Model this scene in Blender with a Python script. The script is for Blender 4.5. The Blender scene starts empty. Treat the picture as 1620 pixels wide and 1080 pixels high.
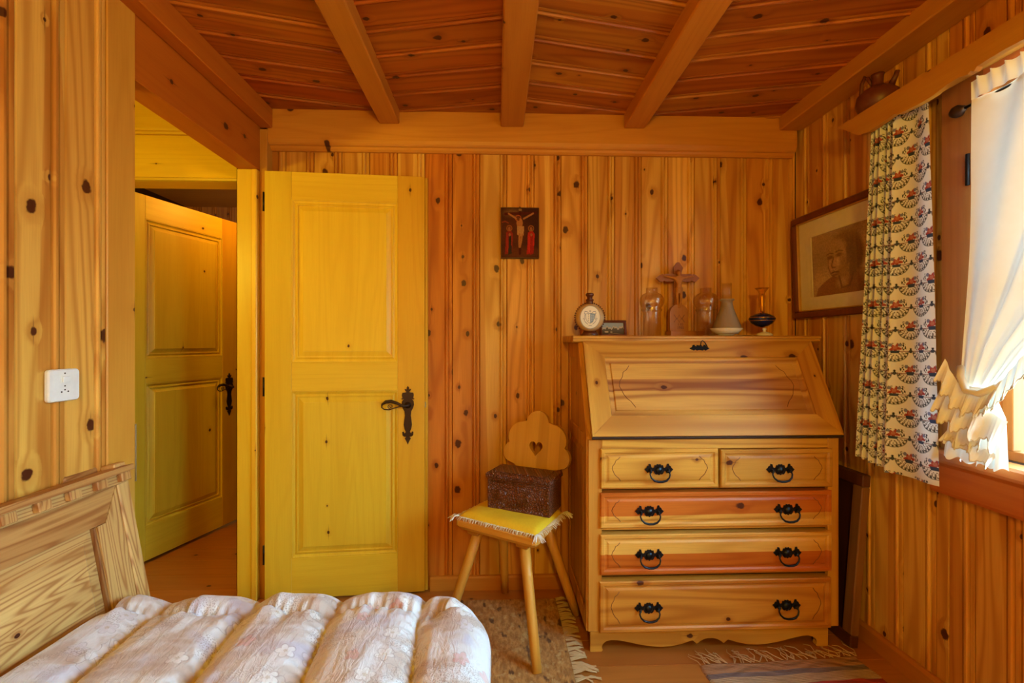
import bpy, bmesh, math, random
import numpy as np
from mathutils import Vector, Matrix
from math import sin, cos, pi, radians as R

sc = bpy.context.scene
COL = sc.collection
rnd = random.Random(7)

# ------------------------------------------------------------------ camera
F, CAMZ, YAW = 710.0, 1.24, R(2.0)
cd = bpy.data.cameras.new('camera'); cam = bpy.data.objects.new('camera', cd); COL.objects.link(cam)
cam.location = (0, 0, CAMZ); cam.rotation_euler = (R(90), 0, -YAW)
cd.sensor_width = 36; cd.lens = F/1620*36; cd.clip_start = .02
sc.camera = cam

# ------------------------------------------------------------------ sky
w = bpy.data.worlds.new('sky'); sc.world = w; w.use_nodes = True
nt = w.node_tree; nt.nodes.clear()
wo = nt.nodes.new('ShaderNodeOutputWorld'); bg = nt.nodes.new('ShaderNodeBackground')
tc = nt.nodes.new('ShaderNodeTexCoord'); sx = nt.nodes.new('ShaderNodeSeparateXYZ')
mr = nt.nodes.new('ShaderNodeMapRange'); cr = nt.nodes.new('ShaderNodeValToRGB')
mr.inputs['From Min'].default_value = -.12; mr.inputs['From Max'].default_value = .25
cr.color_ramp.elements[0].color = (.16, .20, .17, 1); cr.color_ramp.elements[1].color = (.42, .80, 1.02, 1)
L = nt.links
L.new(tc.outputs['Generated'], sx.inputs[0]); L.new(sx.outputs['Z'], mr.inputs['Value'])
L.new(mr.outputs[0], cr.inputs[0]); L.new(cr.outputs[0], bg.inputs[0]); L.new(bg.outputs[0], wo.inputs[0])
bg.inputs[1].default_value = 42.0

# ------------------------------------------------------------------ lamps, plus an added fill for the far room
def lamp(name, loc, energy, colour, radius):
    d = bpy.data.lights.new(name, 'POINT'); d.energy = energy; d.color = colour; d.shadow_soft_size = radius
    o = bpy.data.objects.new(name, d); o.location = loc; COL.objects.link(o); return o
lamp('hall_lamp', (-1.95, .95, 1.78), 46, (1, .84, .06), .07)
lamp('room_lamp', (.10, -1.0, 1.72), 112, (1, .64, .045), .08)
lamp('far_room_fill', (-1.35, 2.95, 2.2), 17, (1, .50, .05), .08)  # unseen fill, added to brighten the far planks and the second door

vs = sc.view_settings
vs.view_transform = 'Standard'; vs.look = 'None'; vs.gamma = 1; vs.exposure = -0.2; vs.use_curve_mapping = False

# ------------------------------------------------------------------ helpers
def at(u, v, axis, val):
    """point of the place seen at photo pixel (u, v) on the plane axis = val"""
    d = Vector((sin(YAW), cos(YAW), 0))*F + Vector((cos(YAW), -sin(YAW), 0))*(u-810) + Vector((0, 0, 1))*(540-v)
    o = Vector((0, 0, CAMZ)); t = (val-o[axis])/d[axis]
    return o+d*t

class MB:
    def __init__(s): s.v = []; s.f = []; s.m = []; s.sm = []; s.M = None; s.mi = 0; s.smooth = False
    def add(s, vs, fs):
        b = len(s.v)
        if s.M is not None: vs = [s.M @ Vector(p) for p in vs]
        s.v += [tuple(p) for p in vs]
        for f in fs: s.f.append(tuple(b+i for i in f)); s.m.append(s.mi); s.sm.append(s.smooth)
        return s
    def box(s, x0, x1, y0, y1, z0, z1, bev=.002):
        b = min(bev, (x1-x0)*.45, (y1-y0)*.45, (z1-z0)*.45)
        X = (x0, x1); Y = (y0, y1); Z = (z0, z1); vs = []; idx = {}
        for i in (0, 1):
            for j in (0, 1):
                for k in (0, 1):
                    sx_, sy_, sz_ = (1-2*i), (1-2*j), (1-2*k)
                    for a in range(3):
                        p = [X[i]+sx_*b, Y[j]+sy_*b, Z[k]+sz_*b]; p[a] = (X[i], Y[j], Z[k])[a]
                        idx[i, j, k, a] = len(vs); vs.append(p)
        fs = []
        for a in range(3):
            b1, c1 = (a+1) % 3, (a+2) % 3
            for e in (0, 1):
                q = []
                for (p, r) in ((0, 0), (1, 0), (1, 1), (0, 1)):
                    t = [0, 0, 0]; t[a] = e; t[b1] = p; t[c1] = r; q.append(idx[t[0], t[1], t[2], a])
                fs.append(q if e else q[::-1])
            for p in (0, 1):
                for r in (0, 1):
                    t = [0, 0, 0]; t[b1] = p; t[c1] = r; t2 = list(t); t2[a] = 1
                    q = [idx[(*t, b1)], idx[(*t, c1)], idx[(*t2, c1)], idx[(*t2, b1)]]
                    fs.append(q if (p == r) else q[::-1])
        for i in (0, 1):
            for j in (0, 1):
                for k in (0, 1):
                    q = [idx[i, j, k, 0], idx[i, j, k, 1], idx[i, j, k, 2]]
                    fs.append(q if (i+j+k) % 2 else q[::-1])
        return s.add(vs, fs)
    def prism(s, poly, d0, d1, axis='Y'):
        """poly: list of (a, b); extruded from d0 to d1 along axis; a,b are the two other axes"""
        def mk(a, b, d): return {'X': (d, a, b), 'Y': (a, d, b), 'Z': (a, b, d)}[axis]
        n = len(poly)
        vs = [mk(a, b, d0) for a, b in poly]+[mk(a, b, d1) for a, b in poly]
        fs = [(i, (i+1) % n, n+(i+1) % n, n+i) for i in range(n)]
        s.add(vs, fs)
        from mathutils.geometry import tessellate_polygon
        tri = tessellate_polygon([[Vector((a, b, 0)) for a, b in poly]])
        base = len(s.v)-2*n
        for t in tri:
            s.f.append(tuple(base+i for i in t)); s.f.append(tuple(base+n+i for i in t[::-1]))
            s.m += [s.mi]*2; s.sm += [False]*2
        return s
    def loops(s, x0, x1, z0, z1, prof, back=None):
        """nested rectangles facing -Y: prof = [(inset, y)...]; last one filled"""
        vs = []; fs = []
        P = ([(0, back)] if back is not None else [])+list(prof)
        for ins, y in P:
            vs += [(x0+ins, y, z0+ins), (x1-ins, y, z0+ins), (x1-ins, y, z1-ins), (x0+ins, y, z1-ins)]
        for k in range(len(P)-1):
            for i in range(4):
                a, b = 4*k+i, 4*k+(i+1) % 4
                fs.append((a, b, b+4, a+4))
        k = 4*(len(P)-1); fs.append((k, k+1, k+2, k+3))
        if back is not None: fs.append((3, 2, 1, 0))
        return s.add(vs, fs)
    def tube(s, pts, rad, n=8, cap=True):
        pts = [Vector(p) for p in pts]; N = len(pts)
        if not hasattr(rad, '__len__'): rad = [rad]*N
        t0 = (pts[1]-pts[0]).normalized()
        up = Vector((0, 0, 1)) if abs(t0.z) < .9 else Vector((1, 0, 0))
        nrm = t0.cross(up).normalized(); vs = []; fs = []
        for i, p in enumerate(pts):
            t = (pts[min(i+1, N-1)]-pts[max(i-1, 0)]).normalized()
            nrm = (nrm-t*nrm.dot(t)).normalized(); bi = t.cross(nrm)
            for k in range(n):
                a = 2*pi*k/n; vs.append(p+(nrm*cos(a)+bi*sin(a))*rad[i])
        for i in range(N-1):
            for k in range(n):
                fs.append((i*n+k, i*n+(k+1) % n, (i+1)*n+(k+1) % n, (i+1)*n+k))
        if cap: fs.append(tuple(range(n))[::-1]); fs.append(tuple((N-1)*n+k for k in range(n)))
        o = s.smooth; s.smooth = True; s.add(vs, fs); s.smooth = o; return s
    def lathe(s, prof, n=32, c=(0, 0, 0), sy=1.0, close=False):
        vs = []; fs = []; m = len(prof)
        for r, z in prof:
            for k in range(n):
                a = 2*pi*k/n; vs.append((c[0]+max(r, 1e-4)*cos(a), c[1]+max(r, 1e-4)*sy*sin(a), c[2]+z))
        for i in range(m if close else m-1):
            j = (i+1) % m
            for k in range(n):
                fs.append((i*n+k, i*n+(k+1) % n, j*n+(k+1) % n, j*n+k))
        o = s.smooth; s.smooth = True; s.add(vs, fs); s.smooth = o; return s
    def grid(s, fn, nu, nv, smooth=True, wrap=False):
        vs = [fn(i/(nu-1 if not wrap else nu), j/(nv-1)) for j in range(nv) for i in range(nu)]; fs = []
        for j in range(nv-1):
            for i in range(nu if wrap else nu-1):
                i2 = (i+1) % nu
                fs.append((j*nu+i, j*nu+i2, (j+1)*nu+i2, (j+1)*nu+i))
        o = s.smooth; s.smooth = smooth; s.add(vs, fs); s.smooth = o; return s
    def mesh(s, name, mats):
        me = bpy.data.meshes.new(name); me.from_pydata(s.v, [], s.f)
        for m in (mats if isinstance(mats, (list, tuple)) else [mats]): me.materials.append(m)
        me.polygons.foreach_set('material_index', s.m); me.polygons.foreach_set('use_smooth', s.sm)
        bm = bmesh.new(); bm.from_mesh(me); bmesh.ops.recalc_face_normals(bm, faces=bm.faces); bm.to_mesh(me); bm.free()
        me.update(); return me
    def build(s, name, mats, parent=None, **kw): return link(name, s.mesh(name, mats), parent, **kw)

def tint(o, tone=None, bright=None):
    o.color = (rnd.random()*.5 if tone is None else tone, rnd.random(), rnd.uniform(.9, 1.06) if bright is None else bright, 1)
def link(name, me, parent=None, loc=None, rot=None, mat4=None, tone=None, bright=None, world=False):
    o = bpy.data.objects.new(name, me); COL.objects.link(o)
    if parent is not None: o.parent = parent
    if world and parent is not None:       # vertices were given in world space
        me.transform(WM[parent.name].inverted())
    if loc is not None: o.location = loc
    if rot is not None: o.rotation_euler = rot
    if mat4 is not None: o.matrix_local = mat4
    tint(o, tone, bright); return o
WM = {}
def empty(name, loc=(0, 0, 0), rz=0.0, M=None):
    o = bpy.data.objects.new(name, None); COL.objects.link(o); o.empty_display_size = .05
    if M is None: M = Matrix.Translation(loc) @ Matrix.Rotation(rz, 4, 'Z')
    o.matrix_world = M; WM[o.name] = M.copy(); return o
def tag(o, label, cat, group=None):
    o['label'] = label; o['category'] = cat
    if group: o['group'] = group
    return o
def struct(name):
    o = empty(name); o['kind'] = 'structure'; return o
def lerp(a, b, t): return a+(b-a)*t
def interp(tab, x):
    return float(np.interp(x, [p[0] for p in tab], [p[1] for p in tab]))

# ------------------------------------------------------------------ materials
class NB:
    """tiny node builder"""
    def __init__(s, name):
        s.mat = bpy.data.materials.new(name); s.mat.use_nodes = True; s.t = s.mat.node_tree; s.t.nodes.clear()
        s.out = s.n('ShaderNodeOutputMaterial')
    def n(s, typ, **kw):
        nd = s.t.nodes.new(typ)
        for k, v in kw.items(): setattr(nd, k, v)
        return nd
    def setin(s, sock, v):
        if hasattr(v, 'is_output') or isinstance(v, bpy.types.NodeSocket): s.t.links.new(v, sock)
        elif v is not None: sock.default_value = v
    def math(s, op, a, b=None, c=None, clamp=False):
        nd = s.n('ShaderNodeMath', operation=op, use_clamp=clamp)
        s.setin(nd.inputs[0], a)
        if b is not None: s.setin(nd.inputs[1], b)
        if c is not None: s.setin(nd.inputs[2], c)
        return nd.outputs[0]
    def comb(s, x, y, z=0.0):
        nd = s.n('ShaderNodeCombineXYZ')
        for i, v in enumerate((x, y, z)): s.setin(nd.inputs[i], v)
        return nd.outputs[0]
    def sep(s, v):
        nd = s.n('ShaderNodeSeparateXYZ'); s.setin(nd.inputs[0], v); return nd.outputs
    def noise(s, vec, scale, detail=2.0, rough=.5, dist=0.0, dim='3D'):
        nd = s.n('ShaderNodeTexNoise', noise_dimensions=dim); s.setin(nd.inputs['Vector'], vec)
        nd.inputs['Scale'].default_value = scale; nd.inputs['Detail'].default_value = detail
        nd.inputs['Roughness'].default_value = rough; nd.inputs['Distortion'].default_value = dist
        return nd.outputs['Fac']
    def mix(s, f, a, b, mode='MIX'):
        nd = s.n('ShaderNodeMix', data_type='RGBA', blend_type=mode)
        s.setin(nd.inputs['Factor'], f); s.setin(nd.inputs['A'], a if not isinstance(a, tuple) else (*a[:3], 1)); s.setin(nd.inputs['B'], b if not isinstance(b, tuple) else (*b[:3], 1))
        return nd.outputs['Result']
    def sstep(s, x, a, b, lo=0.0, hi=1.0):
        nd = s.n('ShaderNodeMapRange', interpolation_type='SMOOTHSTEP'); s.setin(nd.inputs['Value'], x)
        for k, v in (('From Min', a), ('From Max', b), ('To Min', lo), ('To Max', hi)): s.setin(nd.inputs[k], v)
        return nd.outputs[0]
    def bsdf(s, col, rough=.5, metal=0.0, spec=.5, bump=None, bstr=.3, bdist=.002, **kw):
        nd = s.n('ShaderNodeBsdfPrincipled'); s.setin(nd.inputs['Base Color'], col if not isinstance(col, tuple) else (*col[:3], 1))
        s.setin(nd.inputs['Roughness'], rough); nd.inputs['Metallic'].default_value = metal; nd.inputs['Specular IOR Level'].default_value = spec
        for k, v in kw.items(): s.setin(nd.inputs[k], v)
        if bump is not None:
            b = s.n('ShaderNodeBump'); b.inputs['Strength'].default_value = bstr; b.inputs['Distance'].default_value = bdist
            s.setin(b.inputs['Height'], bump); s.t.links.new(b.outputs[0], nd.inputs['Normal'])
        s.t.links.new(nd.outputs[0], s.out.inputs['Surface']); return nd

def wood(name, axis='Z', light=(.82, .47, .095), dark=(.52, .22, .030), red=(.60, .19, .022), ring=.75, freq=9.0, scale=1.0,
         knot=.45, ksize=1.0, rough=.42, stave=0.0, heart=0.0, knotcol=(.07, .014, .004), band=None, spec=.35):
    b = NB(name); tcn = b.n('ShaderNodeTexCoord'); oi = b.n('ShaderNodeObjectInfo')
    x, y, z = b.sep(tcn.outputs['Object']); c = b.sep(oi.outputs['Color'])
    u, wv = {'Z': (b.math('MULTIPLY_ADD', y, .73, x), z), 'X': (b.math('MULTIPLY_ADD', y, .73, z), x), 'Y': (b.math('MULTIPLY_ADD', z, .73, x), y)}[axis]
    seed = c[1]
    u0 = u
    u = b.math('MULTIPLY_ADD', seed, 37.3, u); wv = b.math('MULTIPLY_ADD', seed, 91.7, wv)
    # knots
    vo = b.n('ShaderNodeTexVoronoi', voronoi_dimensions='2D', feature='F1'); vo.inputs['Scale'].default_value = 6.5
    vo.inputs['Randomness'].default_value = .9
    b.setin(vo.inputs['Vector'], b.comb(u, b.math('MULTIPLY', wv, .72)))
    kr = b.sep(vo.outputs['Color'])
    selk = b.math('LESS_THAN', kr[0], knot)
    wob = b.noise(b.comb(u, wv), 60, 2)
    rad = b.math('MULTIPLY', b.math('MULTIPLY_ADD', kr[1], .062, .022), ksize)
    kd = b.math('DIVIDE', vo.outputs['Distance'], rad)
    kd = b.math('MULTIPLY_ADD', b.math('SUBTRACT', wob, .5), .9, kd)
    dvk = b.n('ShaderNodeVectorMath', operation='SUBTRACT'); b.setin(dvk.inputs[0], b.comb(u, b.math('MULTIPLY', wv, .72))); b.setin(dvk.inputs[1], vo.outputs['Position'])
    ku, kw_, _ = b.sep(dvk.outputs[0])
    tail = b.math('MULTIPLY', b.math('MULTIPLY', b.sstep(b.math('ABSOLUTE', ku), .0006, .0022, 1.0, 0.0), b.sstep(b.math('ABSOLUTE', kw_), .0, .035, 1.0, 0.0)), b.math('GREATER_THAN', kr[2], .5))
    kmask = b.math('MULTIPLY', b.math('MAXIMUM', b.sstep(kd, .75, 1.15, 1.0, 0.0), b.math('MULTIPLY', tail, .7)), selk)
    halo = b.math('MULTIPLY', b.sstep(kd, .9, 3.6, 1.0, 0.0), selk)
    # growth rings: contours of a stretched noise, pushed round the knots
    fld = b.noise(b.comb(b.math('MULTIPLY', u, 7.0*scale), b.math('MULTIPLY', wv, .55*scale), seed), 1.0, 1.5, .45, .25)
    fld = b.math('MULTIPLY_ADD', halo, .05, fld)
    ph = b.math('MULTIPLY_ADD', u, 10.0*scale, b.math('MULTIPLY', fld, freq))
    sn = b.math('SINE', b.math('MULTIPLY', ph, 6.2832))
    rg = b.math('POWER', b.math('MULTIPLY_ADD', sn, .5, .5, clamp=True), 2.6)
    fib = b.noise(b.comb(b.math('MULTIPLY', u, 260), b.math('MULTIPLY', wv, 6)), 1.0, 2)
    broad = b.noise(b.comb(b.math('MULTIPLY', u, 9), b.math('MULTIPLY', wv, .9)), 1.0, 1)
    base = b.mix(c[0], light, red)
    if heart:   # redder heartwood stripe with a sharp wavy edge
        hf = b.noise(b.comb(b.math('MULTIPLY', u, 13.0), b.math('MULTIPLY', wv, .45), b.math('MULTIPLY', seed, 11.0)), 1.0, .6, .4)
        hf = b.math('MULTIPLY_ADD', halo, -.10, hf)
        base = b.mix(b.sstep(hf, .525, .545, 0.0, heart), base, (red[0]*.95, red[1]*1.05, red[2]))
    if stave:
        wn = b.n('ShaderNodeTexWhiteNoise', noise_dimensions='1D'); b.setin(wn.inputs['W'], b.math('FLOOR', b.math('DIVIDE', u0, stave)))
        base = b.mix(b.math('MULTIPLY', wn.outputs['Value'], .75), base, (red[0]*.85, red[1]*1.1, red[2]))
    if band:     # a second board glued on above/below a wavy joint
        zz = b.math('MULTIPLY_ADD', b.math('SUBTRACT', fld, .5), .03, z)
        for z0, z1, colr in band:
            m = b.math('MULTIPLY', b.sstep(zz, z0-.001, z0+.001), b.sstep(zz, z1-.001, z1+.001, 1.0, 0.0))
            base = b.mix(m, base, colr)
    dk = b.mix(1.0, base, (dark[0]/light[0], dark[1]/light[1], dark[2]/light[2]), 'MULTIPLY')
    col = b.mix(b.math('MULTIPLY', rg, ring), base, dk)
    col = b.mix(b.math('MULTIPLY', halo, .55), col, dk)
    col = b.mix(b.sstep(fib, .35, .75, 0.0, .25), col, dk)
    col = b.mix(b.sstep(broad, .35, .7, 0.0, .35), col, dk)
    col = b.mix(kmask, col, knotcol)
    vv = b.comb(c[2], c[2], c[2]); col = b.mix(1.0, col, vv, 'MULTIPLY')
    b.bsdf(col, rough, spec=spec, bump=b.math('MULTIPLY_ADD', rg, .4, fib), bstr=.12, bdist=.001)
    return b.mat

M = {}
M['wall'] = wood('pine_wall_boards', 'Z', knot=.66, ksize=1.2, heart=.6)
M['ceil'] = wood('pine_ceiling_boards', 'Z', heart=.5, light=(.56, .21, .022), dark=(.34, .095, .009), red=(.42, .075, .006), knot=.55)
M['floor'] = wood('pine_floor_boards', 'Z', light=(.46, .17, .030), dark=(.34, .11, .016), red=(.36, .10, .016), knot=.12, ring=.35, rough=.35)
for ax in 'XYZ':
    M['beam'+ax] = wood('pine_beam_'+ax.lower(), ax, light=(.64, .32, .045), dark=(.48, .19, .02), red=(.52, .14, .012), knot=.16, ring=.3)
    M['door'+ax] = wood('pale_door_pine_'+ax.lower(), ax, light=(.78, .52, .035), dark=(.64, .36, .018), red=(.68, .33, .02), knot=.13, ksize=.6, ring=.25, rough=.38)
    M['desk'+ax] = wood('desk_pine_'+ax.lower(), ax, light=(.66, .36, .055), dark=(.40, .16, .015), red=(.50, .165, .016), knot=.1, ring=.8, freq=7)
    M['bed'+ax] = wood('bed_pine_'+ax.lower(), ax, light=(.70, .42, .15), dark=(.36, .14, .035), red=(.55, .25, .07), knot=.06, ring=.85, freq=16, scale=2.0)
    M['chair'+ax] = wood('chair_pine_'+ax.lower(), ax, light=(.68, .35, .05), dark=(.50, .2, .025), red=(.52, .2, .025), knot=.02, ring=.4)
M['red'] = wood('reddish_window_pine', 'Y', light=(.55, .17, .04), dark=(.42, .10, .02), red=(.5, .12, .02), knot=.1, ring=.3)
M['redZ'] = wood('reddish_casing_pine', 'Z', light=(.40, .13, .022), dark=(.28, .075, .012), red=(.36, .09, .014), knot=.2, ring=.4)
M['drawer_red'] = wood('desk_pine_two_tone', 'X', light=(.70, .39, .075), dark=(.43, .18, .02), knot=.1, ring=.6, freq=7, band=[(-.019, .2, (.54, .15, .015))])
M['drawer_half'] = wood('desk_pine_half_red', 'X', light=(.70, .39, .075), dark=(.43, .18, .02), knot=.1, ring=.5, freq=7, band=[(-.2, .003, (.50, .13, .012))])
M['lidpanel'] = wood('desk_lid_panel_pine', 'X', light=(.70, .39, .08), dark=(.33, .12, .018), knot=.14, ksize=1.2, ring=.85, freq=6, band=[(-.02, .03, (.5, .22, .05))])
M['stave'] = wood('chair_back_staves', 'Z', light=(.80, .48, .09), dark=(.58, .27, .04), red=(.50, .20, .03), knot=0, ring=.25, stave=.055)
M['darkframe'] = wood('dark_mahogany', 'Z', light=(.16, .035, .012), dark=(.08, .015, .006), red=(.12, .02, .01), knot=0, ring=.4, rough=.3)
M['leaning'] = wood('old_dark_wood', 'Z', light=(.10, .03, .012), dark=(.05, .012, .006), red=(.10, .03, .01), knot=0, ring=.5)
M['leaning_edge'] = wood('old_brown_edge', 'Z', light=(.24, .11, .035), dark=(.14, .05, .015), red=(.2, .08, .02), knot=.1, ring=.5)
M['cross'] = wood('carved_limewood', 'Z', light=(.44, .18, .035), dark=(.34, .12, .02), red=(.34, .10, .018), knot=0, ring=.2)

def plain(name, col, rough=.5, metal=0.0, **kw):
    b = NB(name); t = b.n('ShaderNodeTexCoord'); nz = b.noise(t.outputs['Object'], 45, 3)
    c = b.mix(b.sstep(nz, .3, .7, 0.0, .25), col, tuple(k*.75 for k in col[:3]))
    b.bsdf(c, rough, metal, bump=nz, bstr=.08, **kw); return b.mat
M['iron'] = plain('wrought_iron', (.018, .014, .018), .38, .7)
M['blackiron'] = plain('blackened_brass', (.02, .024, .034), .3, .8)
M['rustiron'] = plain('brown_iron', (.045, .02, .012), .42, .6)
M['steel'] = plain('steel', (.45, .43, .40), .3, 1.0)
M['groove'] = plain('carved_line', (.13, .04, .008), .6)
M['white'] = plain('white_plastic', (.78, .80, .80), .35)
M['hole'] = plain('dark_hole', (.02, .02, .025), .6)
M['gapdark'] = plain('dark_gap', (.03, .01, .004), .8)
M['brass'] = plain('gilt_edge', (.60, .36, .10), .3, .8)
M['cream'] = plain('cream_mount', (.88, .78, .48), .8)
M['porcelain'] = plain('white_porcelain', (.72, .70, .66), .25)
M['navy'] = plain('navy_glaze', (.008, .014, .11), .12)
M['gold'] = plain('gold_band', (.9, .6, .2), .25, 1.0)
M['clay'] = plain('red_brown_clay', (.13, .028, .012), .45)
M['glaze'] = plain('beige_stoneware', (.52, .34, .16), .35)
M['brownglaze'] = plain('brown_glaze', (.10, .025, .012), .25)
M['mattress'] = plain('white_ticking', (.7, .68, .64), .9)
M['linen'] = plain('white_linen', (.8, .78, .74), .9)
M['cord'] = plain('cream_cotton_fringe', (.74, .62, .42), .9)
M['rugfringe'] = plain('beige_wool_fringe', (.52, .34, .17), .95)
M['ragfringe'] = plain('pale_rug_threads', (.55, .36, .2), .95)

def vcol(name, rough=.7, attr='Col', **kw):
    b = NB(name); a = b.n('ShaderNodeVertexColor'); a.layer_name = attr
    b.bsdf(a.outputs['Color'], rough, **kw); return b.mat
M['paint'] = vcol('painted_surface', .45)
M['paper'] = vcol('paper_print', .8); M['matte'] = vcol('old_matt_paint', .9, spec=.08)

def glass(name, tintc, ior=1.45, rough=0.0):
    b = NB(name); g = b.n('ShaderNodeBsdfGlass'); g.inputs['Color'].default_value = (*tintc, 1); g.inputs['IOR'].default_value = ior; g.inputs['Roughness'].default_value = rough
    tr = b.n('ShaderNodeBsdfTransparent'); tr.inputs['Color'].default_value = (*tintc, 1)
    mx = b.n('ShaderNodeMixShader'); mx.inputs[0].default_value = .55
    b.t.links.new(tr.outputs[0], mx.inputs[1]); b.t.links.new(g.outputs[0], mx.inputs[2]); b.t.links.new(mx.outputs[0], b.out.inputs['Surface']); return b.mat
def pane(name, tintc, gloss=.04, rough=.0):
    b = NB(name); tr = b.n('ShaderNodeBsdfTransparent'); tr.inputs['Color'].default_value = (*tintc, 1)
    gl = b.n('ShaderNodeBsdfGlossy'); gl.inputs['Roughness'].default_value = rough
    lw = b.n('ShaderNodeLayerWeight'); lw.inputs['Blend'].default_value = .5
    fr = b.math('MULTIPLY_ADD', b.math('POWER', lw.outputs['Facing'], 4.0), .6, gloss)
    mx = b.n('ShaderNodeMixShader'); b.t.links.new(fr, mx.inputs[0])
    b.t.links.new(tr.outputs[0], mx.inputs[1]); b.t.links.new(gl.outputs[0], mx.inputs[2]); b.t.links.new(mx.outputs[0], b.out.inputs['Surface']); return b.mat
M['chimney'] = pane('clear_amber_glass', (.97, .93, .84), .10, .05)
M['pane'] = pane('window_glass', (.97, .98, .98))
M['amber'] = glass('amber_glass', (1.0, .93, .60))
M['clear'] = pane('clear_glass', (.95, .93, .88))
def frosted():
    b = NB('frosted_glass'); d = b.n('ShaderNodeBsdfTranslucent'); d.inputs[0].default_value = (.62, .50, .36, 1)
    p = b.n('ShaderNodeBsdfPrincipled'); p.inputs['Base Color'].default_value = (.42, .32, .22, 1); p.inputs['Roughness'].default_value = .5
    mx = b.n('ShaderNodeMixShader'); mx.inputs[0].default_value = .6
    b.t.links.new(d.outputs[0], mx.inputs[1]); b.t.links.new(p.outputs[0], mx.inputs[2]); b.t.links.new(mx.outputs[0], b.out.inputs['Surface']); return b.mat
M['frosted'] = frosted()
def sheer(name, tr=.32, tl_=.055):
    b = NB(name); t = b.n('ShaderNodeTexCoord'); nz = b.noise(t.outputs['Object'], 30, 2)
    col = b.mix(nz, (.95, .92, .85), (.90, .86, .78))
    d = b.n('ShaderNodeBsdfDiffuse'); tl = b.n('ShaderNodeBsdfTranslucent'); tp = b.n('ShaderNodeBsdfTransparent')
    b.setin(d.inputs[0], col); b.setin(tl.inputs[0], col)
    m1 = b.n('ShaderNodeMixShader'); m1.inputs[0].default_value = tl_; m2 = b.n('ShaderNodeMixShader'); m2.inputs[0].default_value = tr
    b.t.links.new(d.outputs[0], m1.inputs[1]); b.t.links.new(tl.outputs[0], m1.inputs[2])
    b.t.links.new(m1.outputs[0], m2.inputs[1]); b.t.links.new(tp.outputs[0], m2.inputs[2]); b.t.links.new(m2.outputs[0], b.out.inputs['Surface']); return b.mat
M['sheer'] = sheer('sheer_voile', .006, .05); M['ruffle'] = sheer('voile_ruffle', .0, .085)

def cloth_from_vcol(name):
    b = NB(name); a = b.n('ShaderNodeVertexColor'); a.layer_name = 'Col'
    d = b.n('ShaderNodeBsdfDiffuse'); tl = b.n('ShaderNodeBsdfTranslucent'); mx = b.n('ShaderNodeMixShader'); mx.inputs[0].default_value = .25
    b.setin(d.inputs[0], a.outputs['Color']); b.setin(tl.inputs[0], a.outputs['Color'])
    b.t.links.new(d.outputs[0], mx.inputs[1]); b.t.links.new(tl.outputs[0], mx.inputs[2]); b.t.links.new(mx.outputs[0], b.out.inputs['Surface']); return b.mat
M['print'] = cloth_from_vcol('printed_cotton')

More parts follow.
